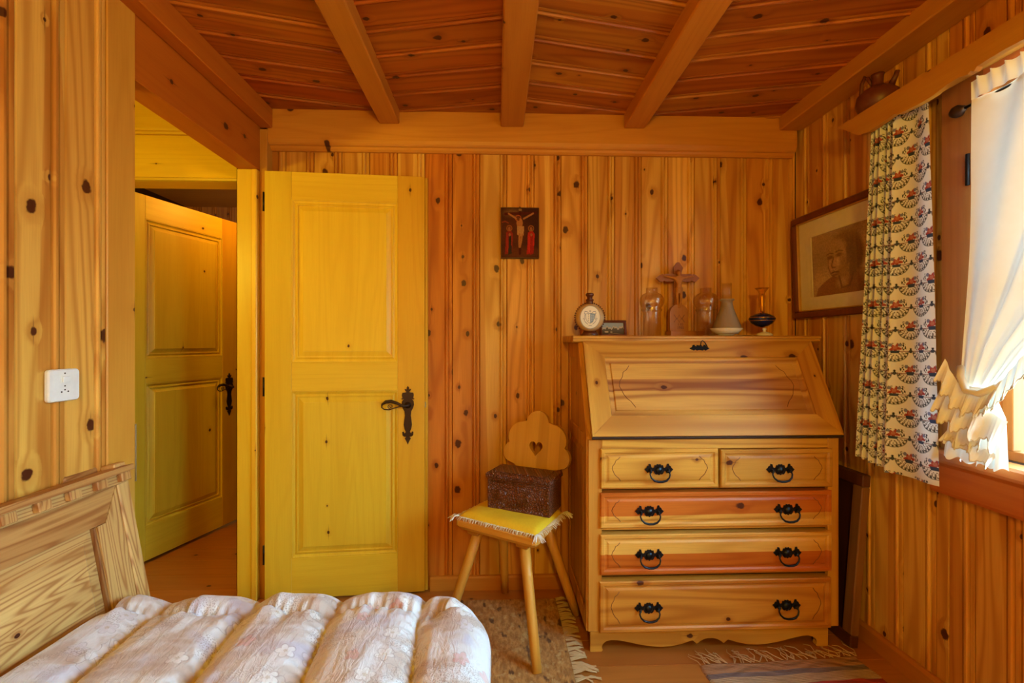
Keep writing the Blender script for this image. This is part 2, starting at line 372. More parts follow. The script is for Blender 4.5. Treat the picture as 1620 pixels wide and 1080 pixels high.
def quilt_mat():
    b = NB('flowered_satin'); t = b.n('ShaderNodeTexCoord'); x, y, z = b.sep(t.outputs['Object']); p = b.comb(x, y, 0.0)
    n1 = b.noise(p, 9, 3, .55, .6); n2 = b.noise(b.comb(b.math('ADD', x, 5.1), y), 6, 2, .5, .8)
    col = b.mix(b.sstep(n1, .46, .62), (.66, .63, .66), (.50, .38, .33))
    col = b.mix(b.sstep(n2, .55, .66, 0.0, .75), col, (.50, .45, .56))
    # petals
    vo = b.n('ShaderNodeTexVoronoi', voronoi_dimensions='2D', feature='F1'); vo.inputs['Scale'].default_value = 13; b.setin(vo.inputs['Vector'], p)
    k = b.sep(vo.outputs['Color'])
    dv = b.n('ShaderNodeVectorMath', operation='SUBTRACT'); b.setin(dv.inputs[0], p); b.setin(dv.inputs[1], vo.outputs['Position'])
    dx, dy, _ = b.sep(dv.outputs[0]); ang = b.math('ARCTAN2', dy, dx)
    pr = b.math('MULTIPLY_ADD', b.math('ABSOLUTE', b.math('SINE', b.math('MULTIPLY_ADD', ang, 2.5, b.math('MULTIPLY', k[2], 6.0)))), .13, .16)
    rr = b.math('DIVIDE', vo.outputs['Distance'], pr)
    on = b.math('LESS_THAN', k[0], .55)
    pet = b.math('MULTIPLY', b.sstep(rr, .85, 1.05, 1.0, 0.0), on)
    pc = b.mix(b.math('GREATER_THAN', k[1], .72), b.mix(b.math('GREATER_THAN', k[1], .36), (.80, .78, .78), (.58, .50, .55)), (.58, .26, .24))
    col = b.mix(b.math('MULTIPLY', pet, .6), col, pc)
    ln = b.math('MULTIPLY', b.math('MULTIPLY', b.sstep(rr, .90, .98), b.sstep(rr, 1.02, 1.10, 1.0, 0.0)), on)
    col = b.mix(b.math('MULTIPLY', ln, .35), col, (.20, .12, .12))
    ctr = b.math('MULTIPLY', b.sstep(rr, .2, .3, 1.0, 0.0), on); col = b.mix(b.math('MULTIPLY', ctr, .6), col, (.45, .33, .22))
    # fine dots and twigs
    v2 = b.n('ShaderNodeTexVoronoi', voronoi_dimensions='2D', feature='F1'); v2.inputs['Scale'].default_value = 210; b.setin(v2.inputs['Vector'], p)
    dots = b.math('MULTIPLY', b.sstep(v2.outputs['Distance'], .22, .34, 1.0, 0.0), b.sstep(b.noise(p, 7.3, 2), .52, .60))
    col = b.mix(b.math('MULTIPLY', dots, .55), col, (.22, .14, .12))
    v3 = b.n('ShaderNodeTexVoronoi', voronoi_dimensions='2D', feature='DISTANCE_TO_EDGE'); v3.inputs['Scale'].default_value = 26
    w3 = b.n('ShaderNodeVectorMath', operation='ADD'); nv = b.n('ShaderNodeTexNoise'); nv.inputs['Scale'].default_value = 14; b.setin(nv.inputs['Vector'], p)
    sc3 = b.n('ShaderNodeVectorMath', operation='SCALE'); b.setin(sc3.inputs[0], nv.outputs['Color']); sc3.inputs['Scale'].default_value = .12
    b.setin(w3.inputs[0], p); b.setin(w3.inputs[1], sc3.outputs[0]); b.setin(v3.inputs['Vector'], w3.outputs[0])
    tw = b.math('MULTIPLY', b.sstep(v3.outputs['Distance'], .015, .04, 1.0, 0.0), b.sstep(b.noise(p, 4.6, 2), .54, .60))
    col = b.mix(b.math('MULTIPLY', tw, .5), col, (.22, .13, .12))
    fine = b.noise(b.comb(b.math('MULTIPLY', x, 1.0), b.math('MULTIPLY', y, .35)), 60, 3, .6, .8)
    b.bsdf(col, .42, spec=.45, bump=fine, bstr=.55, bdist=.008, **{'Sheen Weight': .3}); return b.mat
M['quilt'] = quilt_mat()

def wool():
    b = NB('mottled_wool'); t = b.n('ShaderNodeTexCoord'); x, y, z = b.sep(t.outputs['Object']); p = b.comb(x, b.math('MULTIPLY', y, .45), 0.0)
    n1 = b.noise(p, 55, 3, .6); n2 = b.noise(p, 26, 2)
    col = b.mix(b.sstep(n1, .35, .65), (.32, .14, .035), (.50, .25, .07))
    col = b.mix(b.sstep(n2, .60, .68, 0.0, .85), col, (.08, .03, .012))
    col = b.mix(b.sstep(b.noise(b.comb(b.math('ADD', x, 9.0), y), 22, 2), .58, .66, 0.0, .5), col, (.60, .40, .16))
    b.bsdf(col, .95, bump=n1, bstr=.6, bdist=.008); return b.mat
M['wool'] = wool()
def carved():
    b = NB('carved_dark_wood'); t = b.n('ShaderNodeTexCoord'); x, y, z = b.sep(t.outputs['Object']); p = b.comb(b.math('MULTIPLY_ADD', y, .6, x), z, 0.0)
    v = b.n('ShaderNodeTexVoronoi', voronoi_dimensions='2D', feature='DISTANCE_TO_EDGE'); v.inputs['Scale'].default_value = 95; b.setin(v.inputs['Vector'], p)
    n = b.noise(t.outputs['Object'], 70, 3)
    h = b.math('MULTIPLY_ADD', n, .4, b.sstep(v.outputs['Distance'], .02, .3))
    col = b.mix(h, (.05, .012, .005), (.20, .058, .022))
    b.bsdf(col, .4, bump=h, bstr=.9, bdist=.004); return b.mat
M['carved'] = carved()
def velvet():
    b = NB('yellow_velvet'); t = b.n('ShaderNodeTexCoord'); n = b.noise(t.outputs['Object'], 120, 2)
    b.bsdf(b.mix(n, (.86, .58, .012), (.74, .46, .008)), .8, bump=n, bstr=.2); return b.mat
M['velvet'] = velvet()
def ragmat():
    b = NB('striped_rag_weave'); t = b.n('ShaderNodeTexCoord'); x, y, z = b.sep(t.outputs['Object'])
    yy = b.math('MULTIPLY_ADD', b.math('SUBTRACT', b.noise(b.comb(b.math('MULTIPLY', x, 6), b.math('MULTIPLY', y, 14)), 1.0, 2), .5), .022, y)
    cr = b.n('ShaderNodeValToRGB'); cr.color_ramp.interpolation = 'CONSTANT'
    st = [(0, (.44, .22, .11)), (.055, (.22, .16, .17)), (.085, (.50, .34, .22)), (.135, (.42, .03, .03)), (.17, (.24, .18, .20)), (.21, (.55, .42, .3)), (.27, (.40, .05, .04)), (.31, (.3, .2, .14)),
          (.38, (.16, .16, .22)), (.43, (.55, .40, .28)), (.5, (.40, .04, .04)), (.56, (.44, .24, .12)), (.66, (.2, .16, .18)), (.72, (.5, .36, .25)), (.82, (.4, .05, .05)), (.9, (.44, .24, .12))]
    els = cr.color_ramp.elements
    for i, (p, c) in enumerate(st):
        e = els[i] if i < 2 else els.new(p)
        e.position = p; e.color = (*c, 1)
    b.setin(cr.inputs[0], b.math('MULTIPLY', yy, -1.0/.85))
    wv = b.math('SINE', b.math('MULTIPLY', y, 900)); n = b.noise(b.comb(b.math('MULTIPLY', x, 80), b.math('MULTIPLY', y, 160)), 1.0, 2)
    col = b.mix(b.math('MULTIPLY', n, .35), cr.outputs[0], (.12, .06, .03))
    b.bsdf(col, .95, bump=b.math('ADD', wv, n), bstr=.5, bdist=.003); return b.mat
M['rag'] = ragmat()

# ------------------------------------------------------------------ painted meshes
class Canvas:
    def __init__(s, w, h, bgc):
        s.w, s.h = w, h; s.a = np.ones((h, w, 3))*np.array(bgc)
        s.X, s.Y = np.meshgrid(np.linspace(0, 1, w), np.linspace(0, 1, h)); s.asp = 1.0
    def blend(s, m, c): s.a = s.a*(1-m[..., None])+np.array(c)*m[..., None]
    def disc(s, cx, cy, rx, ry, c, rot=0, soft=.06, op=1.0, ring=None):
        dx, dy = s.X-cx, s.Y-cy; ca, sa = cos(rot), sin(rot)
        d = np.sqrt(((dx*ca+dy*sa)/rx)**2+((-dx*sa+dy*ca)/ry)**2)
        m = np.clip((1-d)/soft+.5, 0, 1)
        if ring: m = m*np.clip((d-(1-ring))/soft+.5, 0, 1)
        s.blend(m*op, c)
    def line(s, pts, wd, c, op=1.0, soft=.4):
        m = np.zeros_like(s.X)
        for (x0, y0), (x1, y1) in zip(pts[:-1], pts[1:]):
            dx, dy = x1-x0, y1-y0; t = np.clip(((s.X-x0)*dx+(s.Y-y0)*dy)/(dx*dx+dy*dy+1e-12), 0, 1)
            d = np.hypot(s.X-x0-t*dx, s.Y-y0-t*dy); m = np.maximum(m, np.clip((wd-d)/(wd*soft)+.5, 0, 1))
        s.blend(m*op, c)
    def poly(s, pts, c, op=1.0):
        x, y = s.X, s.Y; ins = np.zeros(x.shape, bool); n = len(pts)
        for i in range(n):
            (x0, y0), (x1, y1) = pts[i], pts[(i+1) % n]
            if y0 != y1:
                cnd = ((y0 > y) != (y1 > y)) & (x < (x1-x0)*(y-y0)/(y1-y0)+x0); ins ^= cnd
        s.blend(ins*op, c)
def grid_mesh(name, P, colours, mat, smooth=True):
    """P (h, w, 3) vertex positions, colours (h, w, 3) linear"""
    h, w_ = P.shape[:2]; me = bpy.data.meshes.new(name)
    me.vertices.add(h*w_); me.vertices.foreach_set('co', P.reshape(-1).astype(np.float32))
    i = np.arange(h*w_).reshape(h, w_); q = np.stack([i[:-1, :-1], i[:-1, 1:], i[1:, 1:], i[1:, :-1]], -1).reshape(-1, 4); n = len(q)
    me.loops.add(n*4); me.polygons.add(n)
    me.loops.foreach_set('vertex_index', q.reshape(-1).astype(np.int32)); me.polygons.foreach_set('loop_start', np.arange(0, n*4, 4, dtype=np.int32))
    me.polygons.foreach_set('use_smooth', np.full(n, smooth)); me.materials.append(mat); me.update(calc_edges=True)
    if colours is not None:
        ca = me.color_attributes.new('Col', 'FLOAT_COLOR', 'POINT')
        ca.data.foreach_set('color', np.concatenate([colours, np.ones((h, w_, 1))], -1).reshape(-1).astype(np.float32))
    me.validate(); return me
def flat_picture(canvas, x0, x1, z0, z1, y):
    h, w_ = canvas.a.shape[:2]; X, Z = np.meshgrid(np.linspace(x0, x1, w_), np.linspace(z1, z0, h))
    return np.stack([X, np.full_like(X, y), Z], -1)

# ================================================================== SETTING
XL, XR, YB, ZC = -1.14, 1.54, 2.26, 2.365

_bm = {}
def board_mesh(wd, ln, mat, flat=False):
    key = (round(wd, 4), round(ln, 4), mat, flat)
    if key in _bm: return _bm[key]
    if flat: pr = [(0, -.003), (.0015, 0), (wd-.0015, 0), (wd, -.003)]
    elif wd < .06: pr = [(0, -.005), (.003, 0), (wd-.003, 0), (wd, -.005)]
    else:
        pr = [(0, -.006), (.003, 0), (wd-.040, 0), (wd-.038, -.005), (wd-.035, -.005), (wd-.033, .001), (wd-.030, .005), (wd-.024, .005), (wd-.021, .001),
              (wd-.019, -.005), (wd-.016, -.005), (wd-.014, 0), (wd-.003, 0), (wd, -.010)]
    m = MB(); poly = [(u, -d) for u, d in pr]+[(wd, .018), (0, .018)]
    n = len(poly); vs = [(a, b, 0) for a, b in poly]+[(a, b, ln) for a, b in poly]
    m.add(vs, [(i, (i+1) % n, n+(i+1) % n, n+i) for i in range(n)]+[tuple(range(n))[::-1], tuple(range(n, 2*n))])
    _bm[key] = m.mesh('board', M[mat]); return _bm[key]
def axes(o, x, y, z):
    m = Matrix.Identity(4)
    for i in range(3): m[i][0] = x[i]; m[i][1] = y[i]; m[i][2] = z[i]; m[i][3] = o[i]
    return m
def wall_boards(parent, side, a0, a1, pitch, z0, z1, phase, mat='wall', tones=None, plane=0.0):
    """boards standing side by side; side: 'back' runs +x facing -y, 'right' runs -y facing -x, 'left' runs +y facing +x, 'front' runs -x facing +y"""
    ed = [a0]; k = math.ceil((a0-phase)/pitch+1e-6)
    while phase+k*pitch < a1-1e-4: ed.append(phase+k*pitch); k += 1
    ed.append(a1); i = 0
    for p, q in zip(ed[:-1], ed[1:]):
        wd = q-p
        if wd < .004: continue
        me = board_mesh(wd, z1-z0, mat)
        if side == 'back': m4 = axes((p, plane, z0), (1, 0, 0), (0, 1, 0), (0, 0, 1))
        elif side == 'right': m4 = axes((plane, q, z0), (0, -1, 0), (1, 0, 0), (0, 0, 1))
        elif side == 'left': m4 = axes((plane, p, z0), (0, 1, 0), (-1, 0, 0), (0, 0, 1))
        else: m4 = axes((q, plane, z0), (-1, 0, 0), (0, -1, 0), (0, 0, 1))
        t = None
        if tones:
            mid = (p+q)/2
            for (lo, hi, tv) in tones:
                if lo <= mid < hi: t = tv
        if t is None: t = max(0, rnd.gauss(.18, .22) if side != 'right' else rnd.gauss(.05, .15))
        link('board', me, parent, mat4=m4, tone=min(t, 1), bright=rnd.uniform(.88, 1.06)); i += 1

# ---- floor
fl = struct('floor')
m = MB(); m.box(-3.0, 1.75, -2.6, 4.6, -.08, -.02, 0); m.build('subfloor', M['gapdark'], fl)
y = -2.5; k = 0
while y < 4.4:
    x0, x1 = (-2.95, 1.72) if y < 2.45 else (-2.95, -.9)
    link('board', board_mesh(.15, x1-x0, 'floor', True), fl, mat4=axes((x0, y+.15, 0), (0, -1, 0), (0, 0, -1), (1, 0, 0)), tone=rnd.uniform(0, .6), bright=rnd.uniform(.93, 1.04)); y += .15; k += 1

# ---- back wall
wb = struct('wall_back')
m = MB(); m.box(-1.29, 1.75, YB+.018, YB+.14, 0, 2.5, 0); m.build('backing', M['gapdark'], wb)
wall_boards(wb, 'back', XL, XR, .1368, 0, ZC, -.357, plane=YB,
            tones=[(-.36, -.22, 1.0), (-.22, -.085, .85), (-.085, .05, .02), (.05, .19, .45), (.19, .32, .12), (.32, .46, .3), (1.2, 1.35, .1)])
m = MB()   # ceiling beam along the wall, moulded lower edge
pr = [(YB-.002, 2.178), (2.245, 2.178), (2.236, 2.186), (2.232, 2.196), (2.222, 2.199), (2.216, 2.206), (2.211, 2.222), (2.210, 2.24), (2.210, ZC), (YB-.002, ZC)]
m.prism(pr, -1.105, 1.515, 'X'); m.build('wall_beam', M['beamX'], wb, tone=.4)
# ---- baseboards
bb = struct('baseboard_back')
m = MB(); m.prism([(YB-.003, 0), (2.240, 0), (2.240, .060), (2.246, .068), (YB-.003, .070)], -.33, XR-.02, 'X'); m.build('board', M['beamX'], bb, tone=.6, bright=.9)
br = struct('baseboard_right')
m = MB(); m.prism([(XR-.003, 0), (1.518, 0), (1.518, .060), (1.526, .07), (XR-.003, .070)], -2.3, 2.238, 'Y'); m.build('board', M['beamY'], br, tone=.6, bright=.9)

# ---- right wall with the window
WY0, WY1, WZ0, WZ1 = .30, 1.345, .875, 2.06
wr = struct('wall_right')
m = MB(); m.box(XR+.018, XR+.14, WY1, YB+.14, 0, 2.5, 0); m.box(XR+.018, XR+.14, -.10, WY0, 0, 2.5, 0); m.box(XR+.018, XR+.14, -2.5, -1.25, 0, 2.5, 0); m.box(XR+.018, XR+.14, -1.25, -.10, 0, WZ0, 0); m.box(XR+.018, XR+.14, -1.25, -.10, WZ1, 2.5, 0)
m.box(XR+.018, XR+.14, WY0, WY1, 0, WZ0, 0); m.box(XR+.018, XR+.14, WY0, WY1, WZ1, 2.5, 0); m.build('backing', M['gapdark'], wr)
wall_boards(wr, 'right', 1.475, YB, .128, 0, ZC, 1.52, plane=XR)
wall_boards(wr, 'right', .24, 1.475, .128, 0, .80, 1.52, plane=XR, tones=[(1.3, 1.5, .5)])
wall_boards(wr, 'right', .24, 1.475, .128, 2.12, ZC, 1.52, plane=XR, tones=[(0, 1.5, .8)])
wall_boards(wr, 'right', -.10, .24, .128, 0, ZC, 1.52, plane=XR)
wall_boards(wr, 'right', -2.4, -1.25, .128, 0, ZC, 1.52, plane=XR)
wall_boards(wr, 'right', -1.25, -.10, .128, 0, WZ0, 1.52, plane=XR); wall_boards(wr, 'right', -1.25, -.10, .128, WZ1, ZC, 1.52, plane=XR)
wn = struct('window_1')
m = MB(); m.box(1.512, XR-.001, WY1, 1.475, .80, 2.12); m.build('casing', M['redZ'], wn)
m = MB(); m.box(1.512, XR-.001, .235, WY0, .80, 2.12); m.build('casing', M['redZ'], wn)
m = MB(); m.box(1.512, XR-.001, WY0, WY1, WZ1, 2.12); m.build('casing', M['red'], wn)
m = MB(); m.prism([(1.485, .835), (1.482, .845), (1.482, .866), (1.488, .874), (1.66, .874), (1.66, .835)], .22, 1.515, 'Y'); m.build('sill', M['red'], wn, tone=.2)
m = MB(); m.prism([(1.510, .725), (1.506, .735), (1.500, .82), (1.494, .835), (1.539, .835), (1.539, .725)], .23, 1.508, 'Y'); m.build('apron', M['red'], wn, tone=1)
def ring(mb, y0, y1, z0, z1, wd, x0, x1):
    mb.box(x0, x1, y0, y1, z0, z0+wd); mb.box(x0, x1, y0, y1, z1-wd, z1); mb.box(x0, x1, y0, y0+wd, z0+wd, z1-wd); mb.box(x0, x1, y1-wd, y1, z0+wd, z1-wd)
m = MB(); m.box(1.54, 1.68, WY1-.001, WY1+.02, WZ0, WZ1+.02); m.box(1.54, 1.68, WY0-.02, WY0+.001, WZ0, WZ1+.02); m.box(1.54, 1.68, WY0, WY1, WZ1-.001, WZ1+.02)
m.build('lining', M['redZ'], wn)
mid = (WY0+WY1)/2
for (a, b) in ((WY0, mid), (mid, WY1)):
    m = MB(); ring(m, a, b, WZ0, WZ1, .03, 1.575, 1.605); m.box(1.58, 1.60, a+.03, b-.03, 1.44, 1.46); f = m.build('sash', M['redZ'], wn)
    m = MB(); m.box(1.588, 1.592, a+.025, b-.025, WZ0+.025, WZ1-.025, 0); m.build('pane', M['pane'], f)
wn2 = struct('fill_window')  # unseen window, added to bring cool daylight to bed and left wall
m = MB(); m.box(1.69, 2.25, -1.30, -1.265, WZ0-.02, WZ1+.02); m.build('daylight_blocker', M['redZ'], wn2)  # unseen panel, added to keep this window's daylight off the back wall
m = MB(); ring(m, -1.25, -.10, WZ0, WZ1, .06, 1.60, 1.64); m.box(1.60, 1.64, -.70, -.65, WZ0+.06, WZ1-.06); f = m.build('sash', M['redZ'], wn2)
m = MB(); m.box(1.617, 1.621, -1.20, -.15, WZ0+.05, WZ1-.05, 0); m.build('pane', M['pane'], f)
m = MB(); m.tube([(1.508, 1.385, 1.74), (1.508, 1.385, 1.84)], .006); m.build('hinge', M['iron'], wn)

# ---- left wall
wl = struct('wall_left')
DY0, DY1, DZ = 1.455, 2.225, 2.067
m = MB(); m.box(XL-.13, XL-.018, -2.5, 1.36, 0, 2.65, 0); m.build('backing', M['gapdark'], wl)
wall_boards(wl, 'left', -2.4, 1.352, .1235, 0, ZC, 1.105, plane=XL, tones=[(1.1, 1.24, .0), (1.24, 1.36, .15)])
m = MB(); m.box(XL-.13, XL+.004, 1.352, DY0, 0, ZC-.001, .003); m.box(XL-.13, XL-.02, 1.352, DY0, ZC, 2.6, 0); m.build('end_post', M['beamZ'], wl, tone=0.0, bright=1.05)
m = MB(); m.box(XL-.10, XL-.001, DY0, YB+.13, DZ, 2.599, .003); m.build('header_beam', M['beamY'], wl, tone=1.0, bright=.92)
m = MB(); m.box(XL+.001, XL+.06, DY0-.5, 2.208, 2.27, ZC-.001, .003); m.build('top_beam', M['beamY'], wl, tone=1.0, bright=.92)
m = MB(); m.box(XL-.001, XL+.034, 2.205, YB-.001, 0, 2.265, .002); m.build('corner_post', M['beamZ'], wl, tone=.25)
t1 = struct('trim_1')
m = MB(); m.box(XL-.100, XL-.028, 2.19, YB+.015, 0, DZ-.001, .003); m.build('jamb', M['doorZ'], t1, tone=.1)
m = MB(); m.box(XL-.030, XL-.003, 2.182, YB-.002, 0, DZ-.002, .004); m.build('jamb_moulding', M['doorZ'], t1, tone=.4)

# ---- ceiling
ce = struct('ceiling')
m = MB(); m.box(XL-.13, 1.75, -2.6, 2.42, ZC+.016, ZC+.12, 0); m.build('backing', M['gapdark'], ce)
m = MB(); m.box(-3.0, XL-.05, -2.6, 2.42, 2.60, 2.70, 0); m.box(-3.0, -.9, 2.42, 4.6, 2.50, 2.6, 0); m.build('hall_boarding', M['beamX'], ce)
BAY = [(XL, -.52, 12.5), (-.52, .078, -10.5), (.078, .685, 10.5), (.685, 1.48, -12.5)]
for (x0, x1, ang) in BAY:
    a = R(ang); d = Vector((cos(a), sin(a), 0)); nrm = Vector((-sin(a), cos(a), 0)); Ln = (x1-x0)/cos(a)
    P = .138
    for k in range(-18, 20):
        p = Vector((x0, 2.335-k*P/cos(a), ZC))
        if p.y > 3.2 or p.y < -2.4: continue
        o = p+nrm*0
        # local X across the board, local Y up, local Z along it; faces down
        link('board', board_mesh(P, Ln, 'ceil'), ce, mat4=axes(o, tuple(-nrm), (0, 0, 1), tuple(d)), tone=max(0, min(1, rnd.gauss(.3 if x0 > 0 else .6, .25))), bright=rnd.uniform(.86, 1.04))
for (x0, x1, z0) in ((-.568, -.472, 2.30), (.022, .134, 2.295), (.633, .737, 2.297)):
    m = MB(); m.box(x0, x1, -2.35, 2.209, z0, ZC+.01, .005); m.build('beam', M['beamY'], ce, tone=.65)
m = MB(); m.box(1.42, XR-.001, -2.35, 2.209, 2.30, ZC+.01, .005); m.build('beam', M['beamY'], ce, tone=.4)

# ---- front wall behind the camera
wf = struct('wall_front'); FY = -2.35
m = MB(); m.box(-1.29, 1.75, FY-.12, FY, 0, 2.5, 0); m.build('panelling', M['wall'], wf)

# ---- hall and the room beyond
HY = 2.40
wh = struct('wall_hall')
m = MB(); m.box(-2.75, -2.65, -.3, HY, 0, 2.65, 0); m.build('side_panelling', M['wall'], wh)
m = MB(); m.box(-2.65, XL-.13, -.4, -.3, 0, 2.65, 0); m.build('end_panelling', M['wall'], wh)
m = MB(); m.box(-2.65, -1.29, HY, HY+.12, 2.075, 2.315, .003); m.build('lintel', M['doorX'], wh, tone=.05)
m = MB(); m.prism([(HY-.001, 2.075), (HY-.010, 2.077), (HY-.012, 2.088), (HY-.006, 2.094), (HY-.001, 2.096)], -2.65, -1.29, 'X'); m.build('moulding', M['doorX'], wh, tone=0)
m = MB(); m.prism([(HY+.1, 2.315), (HY-.012, 2.315), (HY-.016, 2.325), (HY-.010, 2.335), (HY-.014, 2.345), (HY-.02, 2.40), (HY-.02, 2.599), (HY+.1, 2.599)], -2.65, -1.29, 'X'); m.build('crown_beam', M['doorX'], wh, tone=.2)
m = MB(); m.box(-2.65, -2.06, HY, HY+.12, 0, 2.075, .003); m.build('panelling', M['doorZ'], wh)
wx = struct('wall_far')
m = MB(); m.box(-3.0, -.9, 4.318, 4.42, 0, 2.55, 0); m.box(-.98, -.9, 2.4, 4.4, 0, 2.5, 0); m.box(-3.0, -2.9, 2.4, 4.4, 0, 2.5, 0); m.build('backing', M['gapdark'], wx)
wall_boards(wx, 'back', -2.9, -.98, .14, 0, 2.499, -2.9, plane=4.30, tones=[(-3, 0, .9)])

# ================================================================== DOORS
PLATE = [(0, .145), (.006, .136), (.005, .128), (.016, .131), (.012, .120), (.006, .115), (.013, .113), (.026, .112), (.029, .100), (.026, .085), (.034, .082), (.026, .078), (.018, .082),
         (.028, .070), (.030, .052), (.025, .036), (.016, .020), (.014, 0), (.017, -.02), (.020, -.045), (.016, -.066), (.010, -.080), (.016, -.088), (.020, -.078), (.027, -.080), (.026, -.096), (.018, -.103), (.008, -.104),
         (.015, -.112), (.010, -.120), (.005, -.130), (0, -.142)]
def sym(p): return p+[(-a, b) for a, b in p[::-1] if abs(a) > 1e-6]
def handle(mb, x, z, y, sgn=-1):
    mb.prism([(x+a, z+b) for a, b in sym(PLATE)], y-.004, y, 'Y')
    mb.lathe([(.001, .0), (.014, .0), (.016, .004), (.010, .008), (.009, .03), (.001, .032)], 16)
    # last lathe is along z: turn it to -y
    n = 6*16
    for i in range(len(mb.v)-n, len(mb.v)):
        a, b, c = mb.v[i]; mb.v[i] = (x+a, y-.004-c, z+.052+b)
    py = y-.032
    lev = [(0, .0, .006), (.02, -.002, .006), (.045, .012, .007), (.075, .022, .009), (.10, .020, .009), (.118, .008, .005), (.120, -.006, .003), (.108, -.016, .003), (.085, -.018, .0028), (.06, -.010, .0025), (.035, -.004, .0025), (.02, -.002, .002)]
    mb.tube([(x+sgn*a, py, z+.052+b) for a, b, r in lev], [r for a, b, r in lev], 8)
    sp = [(sgn*(.078+.012*cos(t)*(1-t/9)), .0+.010*sin(t)*(1-t/9)) for t in np.linspace(-1.5, 6.5, 18)]
    mb.tube([(x+a, py, z+.050+b) for a, b in sp], .002, 6)
def make_door(name, loc, rz, flip=False, wood_='door'):
    """leaf from hinge (x=0) to x=.762, front at y=0 facing -y, 36 mm thick"""
    d = empty(name, loc, rz); d['kind'] = 'structure'
    W, H0, H1, T = .762, .012, 2.05, .036
    st = MB(); st.box(0, .122, 0, T, H0, H1, .002); st.build('stile', M[wood_+'Z'], d, tone=.05)
    st = MB(); st.box(.617, W-.014, 0, T, H0, H1, .002); st.build('stile', M[wood_+'Z'], d, tone=.75)
    st = MB(); st.box(W-.014, W, .010, T, H0, H1-.002, .002); st.build('rebate', M[wood_+'Z'], d, tone=.7, bright=.9)
    for (a, b) in ((1.918, H1), (1.000, 1.140), (H0, .205)):
        st = MB(); st.box(.1222, .6168, .0003, T, a, b, .002); st.build('rail', M[wood_+'X'], d, tone=.1)
    for (a, b) in ((1.140, 1.918), (.205, 1.000)):
        st = MB(); st.loops(.1225, .6165, a+.0003, b-.0003, [(0, .0005), (.004, .0005), (.0045, .006), (.014, .010), (.022, .004), (.026, .004), (.0265, .012), (.030, .012), (.052, .0035), (.0525, .0015)], back=T-.006)
        st.build('panel', M[wood_+'Z'], d, tone=.05)
    hm = MB(); handle(hm, .667, .878, -.0002); hm.build('handle', M['rustiron'], d)
    hm = MB(); hm.box(W-.018, W-.008, .002, .02, .915, .942, .002); hm.build('latch', M['steel'], d)
    for z in (.18, .98, 1.86):
        hm = MB(); hm.tube([(-.006, .008, z), (-.006, .008, z+.09)], .006, 8); hm.build('hinge', M['iron'], d)
    return d
make_door('door_1', (-1.098, 2.166, 0), R(4.2))
make_door('door_2', (-1.985, 2.45, .005), math.atan2(.70, .20), wood_='door')

# ================================================================== SECRETARY DESK
DX0, DX1, DF, DB = .366, 1.395, 1.780, 2.236
dk = tag(empty('secretary_desk', (.872, 2.0, 0)), 'honey pine secretary desk with sloping lid and five drawers against back wall', 'desk')
def D(mb, name, mat, parent=dk, tone=None, bright=None):
    """build from world coordinates; child origin at its own centre so the grain runs through it"""
    v = np.array(mb.v); c = (v.min(0)+v.max(0))/2
    mb.v = [tuple(p) for p in (v-c)]
    base = ORG.get(parent.name, WM[parent.name].translation if parent.name in WM else Vector((0, 0, 0)))
    o = mb.build(name, mat, parent, loc=Vector(c)-Vector(base), tone=tone, bright=bright); ORG[o.name] = Vector(c); return o
ORG = {}
ZT = 1.236; SLY = 1.962; ZL = .857      # top underside, y of slope top, z of slope foot
side = [(DB, .080), (DB, ZT), (SLY, ZT), (DF+.006, ZL), (DF+.006, .080)]
for s, (a, b) in enumerate(((DX0, DX0+.022), (DX1-.022, DX1))):
    m = MB(); m.prism(side, a, b, 'X'); D(m, 'side', M['deskZ'], tone=.35)
# applied frame and raised fields on the left side
m = MB()
xo = DX0-.006
m.box(xo, DX0+.001, DF+.006, DF+.056, .080, ZL+.005); m.box(xo, DX0+.001, DB-.05, DB, .080, ZT-.002)
m.box(xo, DX0+.001, DF+.056, DB-.05, .080, .15); m.box(xo, DX0+.001, DF+.056, DB-.05, .80, .86)
m.prism([(DF+.006, ZL+.005), (DF+.056, ZL), (SLY+.05, ZT-.07), (SLY+.05, ZT-.002), (SLY, ZT-.002)], xo, DX0+.001, 'X'); m.box(xo, DX0+.001, SLY+.05, DB-.05, ZT-.07, ZT-.002)
D(m, 'side_frame', M['deskZ'], tone=.55)
m = MB(); m.M = axes((DX0, 0, 0), (0, -1, 0), (1, 0, 0), (0, 0, 1))
m.loops(-(DB-.055), -(DF+.061), .155, .795, [(0, -.0005), (.006, -.0005), (.022, -.006), (.03, -.006)]); D(m, 'side_panel', M['deskZ'], tone=.5)
m = MB(); m.box(DX0+.022, DX1-.022, DB-.012, DB, .08, ZT, 0); D(m, 'back_panel', M['deskX'])
m = MB()    # top board, moulded front edge
m.prism([(2.245, ZT), (1.955, ZT), (1.945, ZT+.006), (1.945, ZT+.014), (1.938, ZT+.018), (1.938, ZT+.026), (1.944, ZT+.030), (2.245, ZT+.030)], .334, 1.437, 'X'); D(m, 'top', M['deskX'], tone=.1)
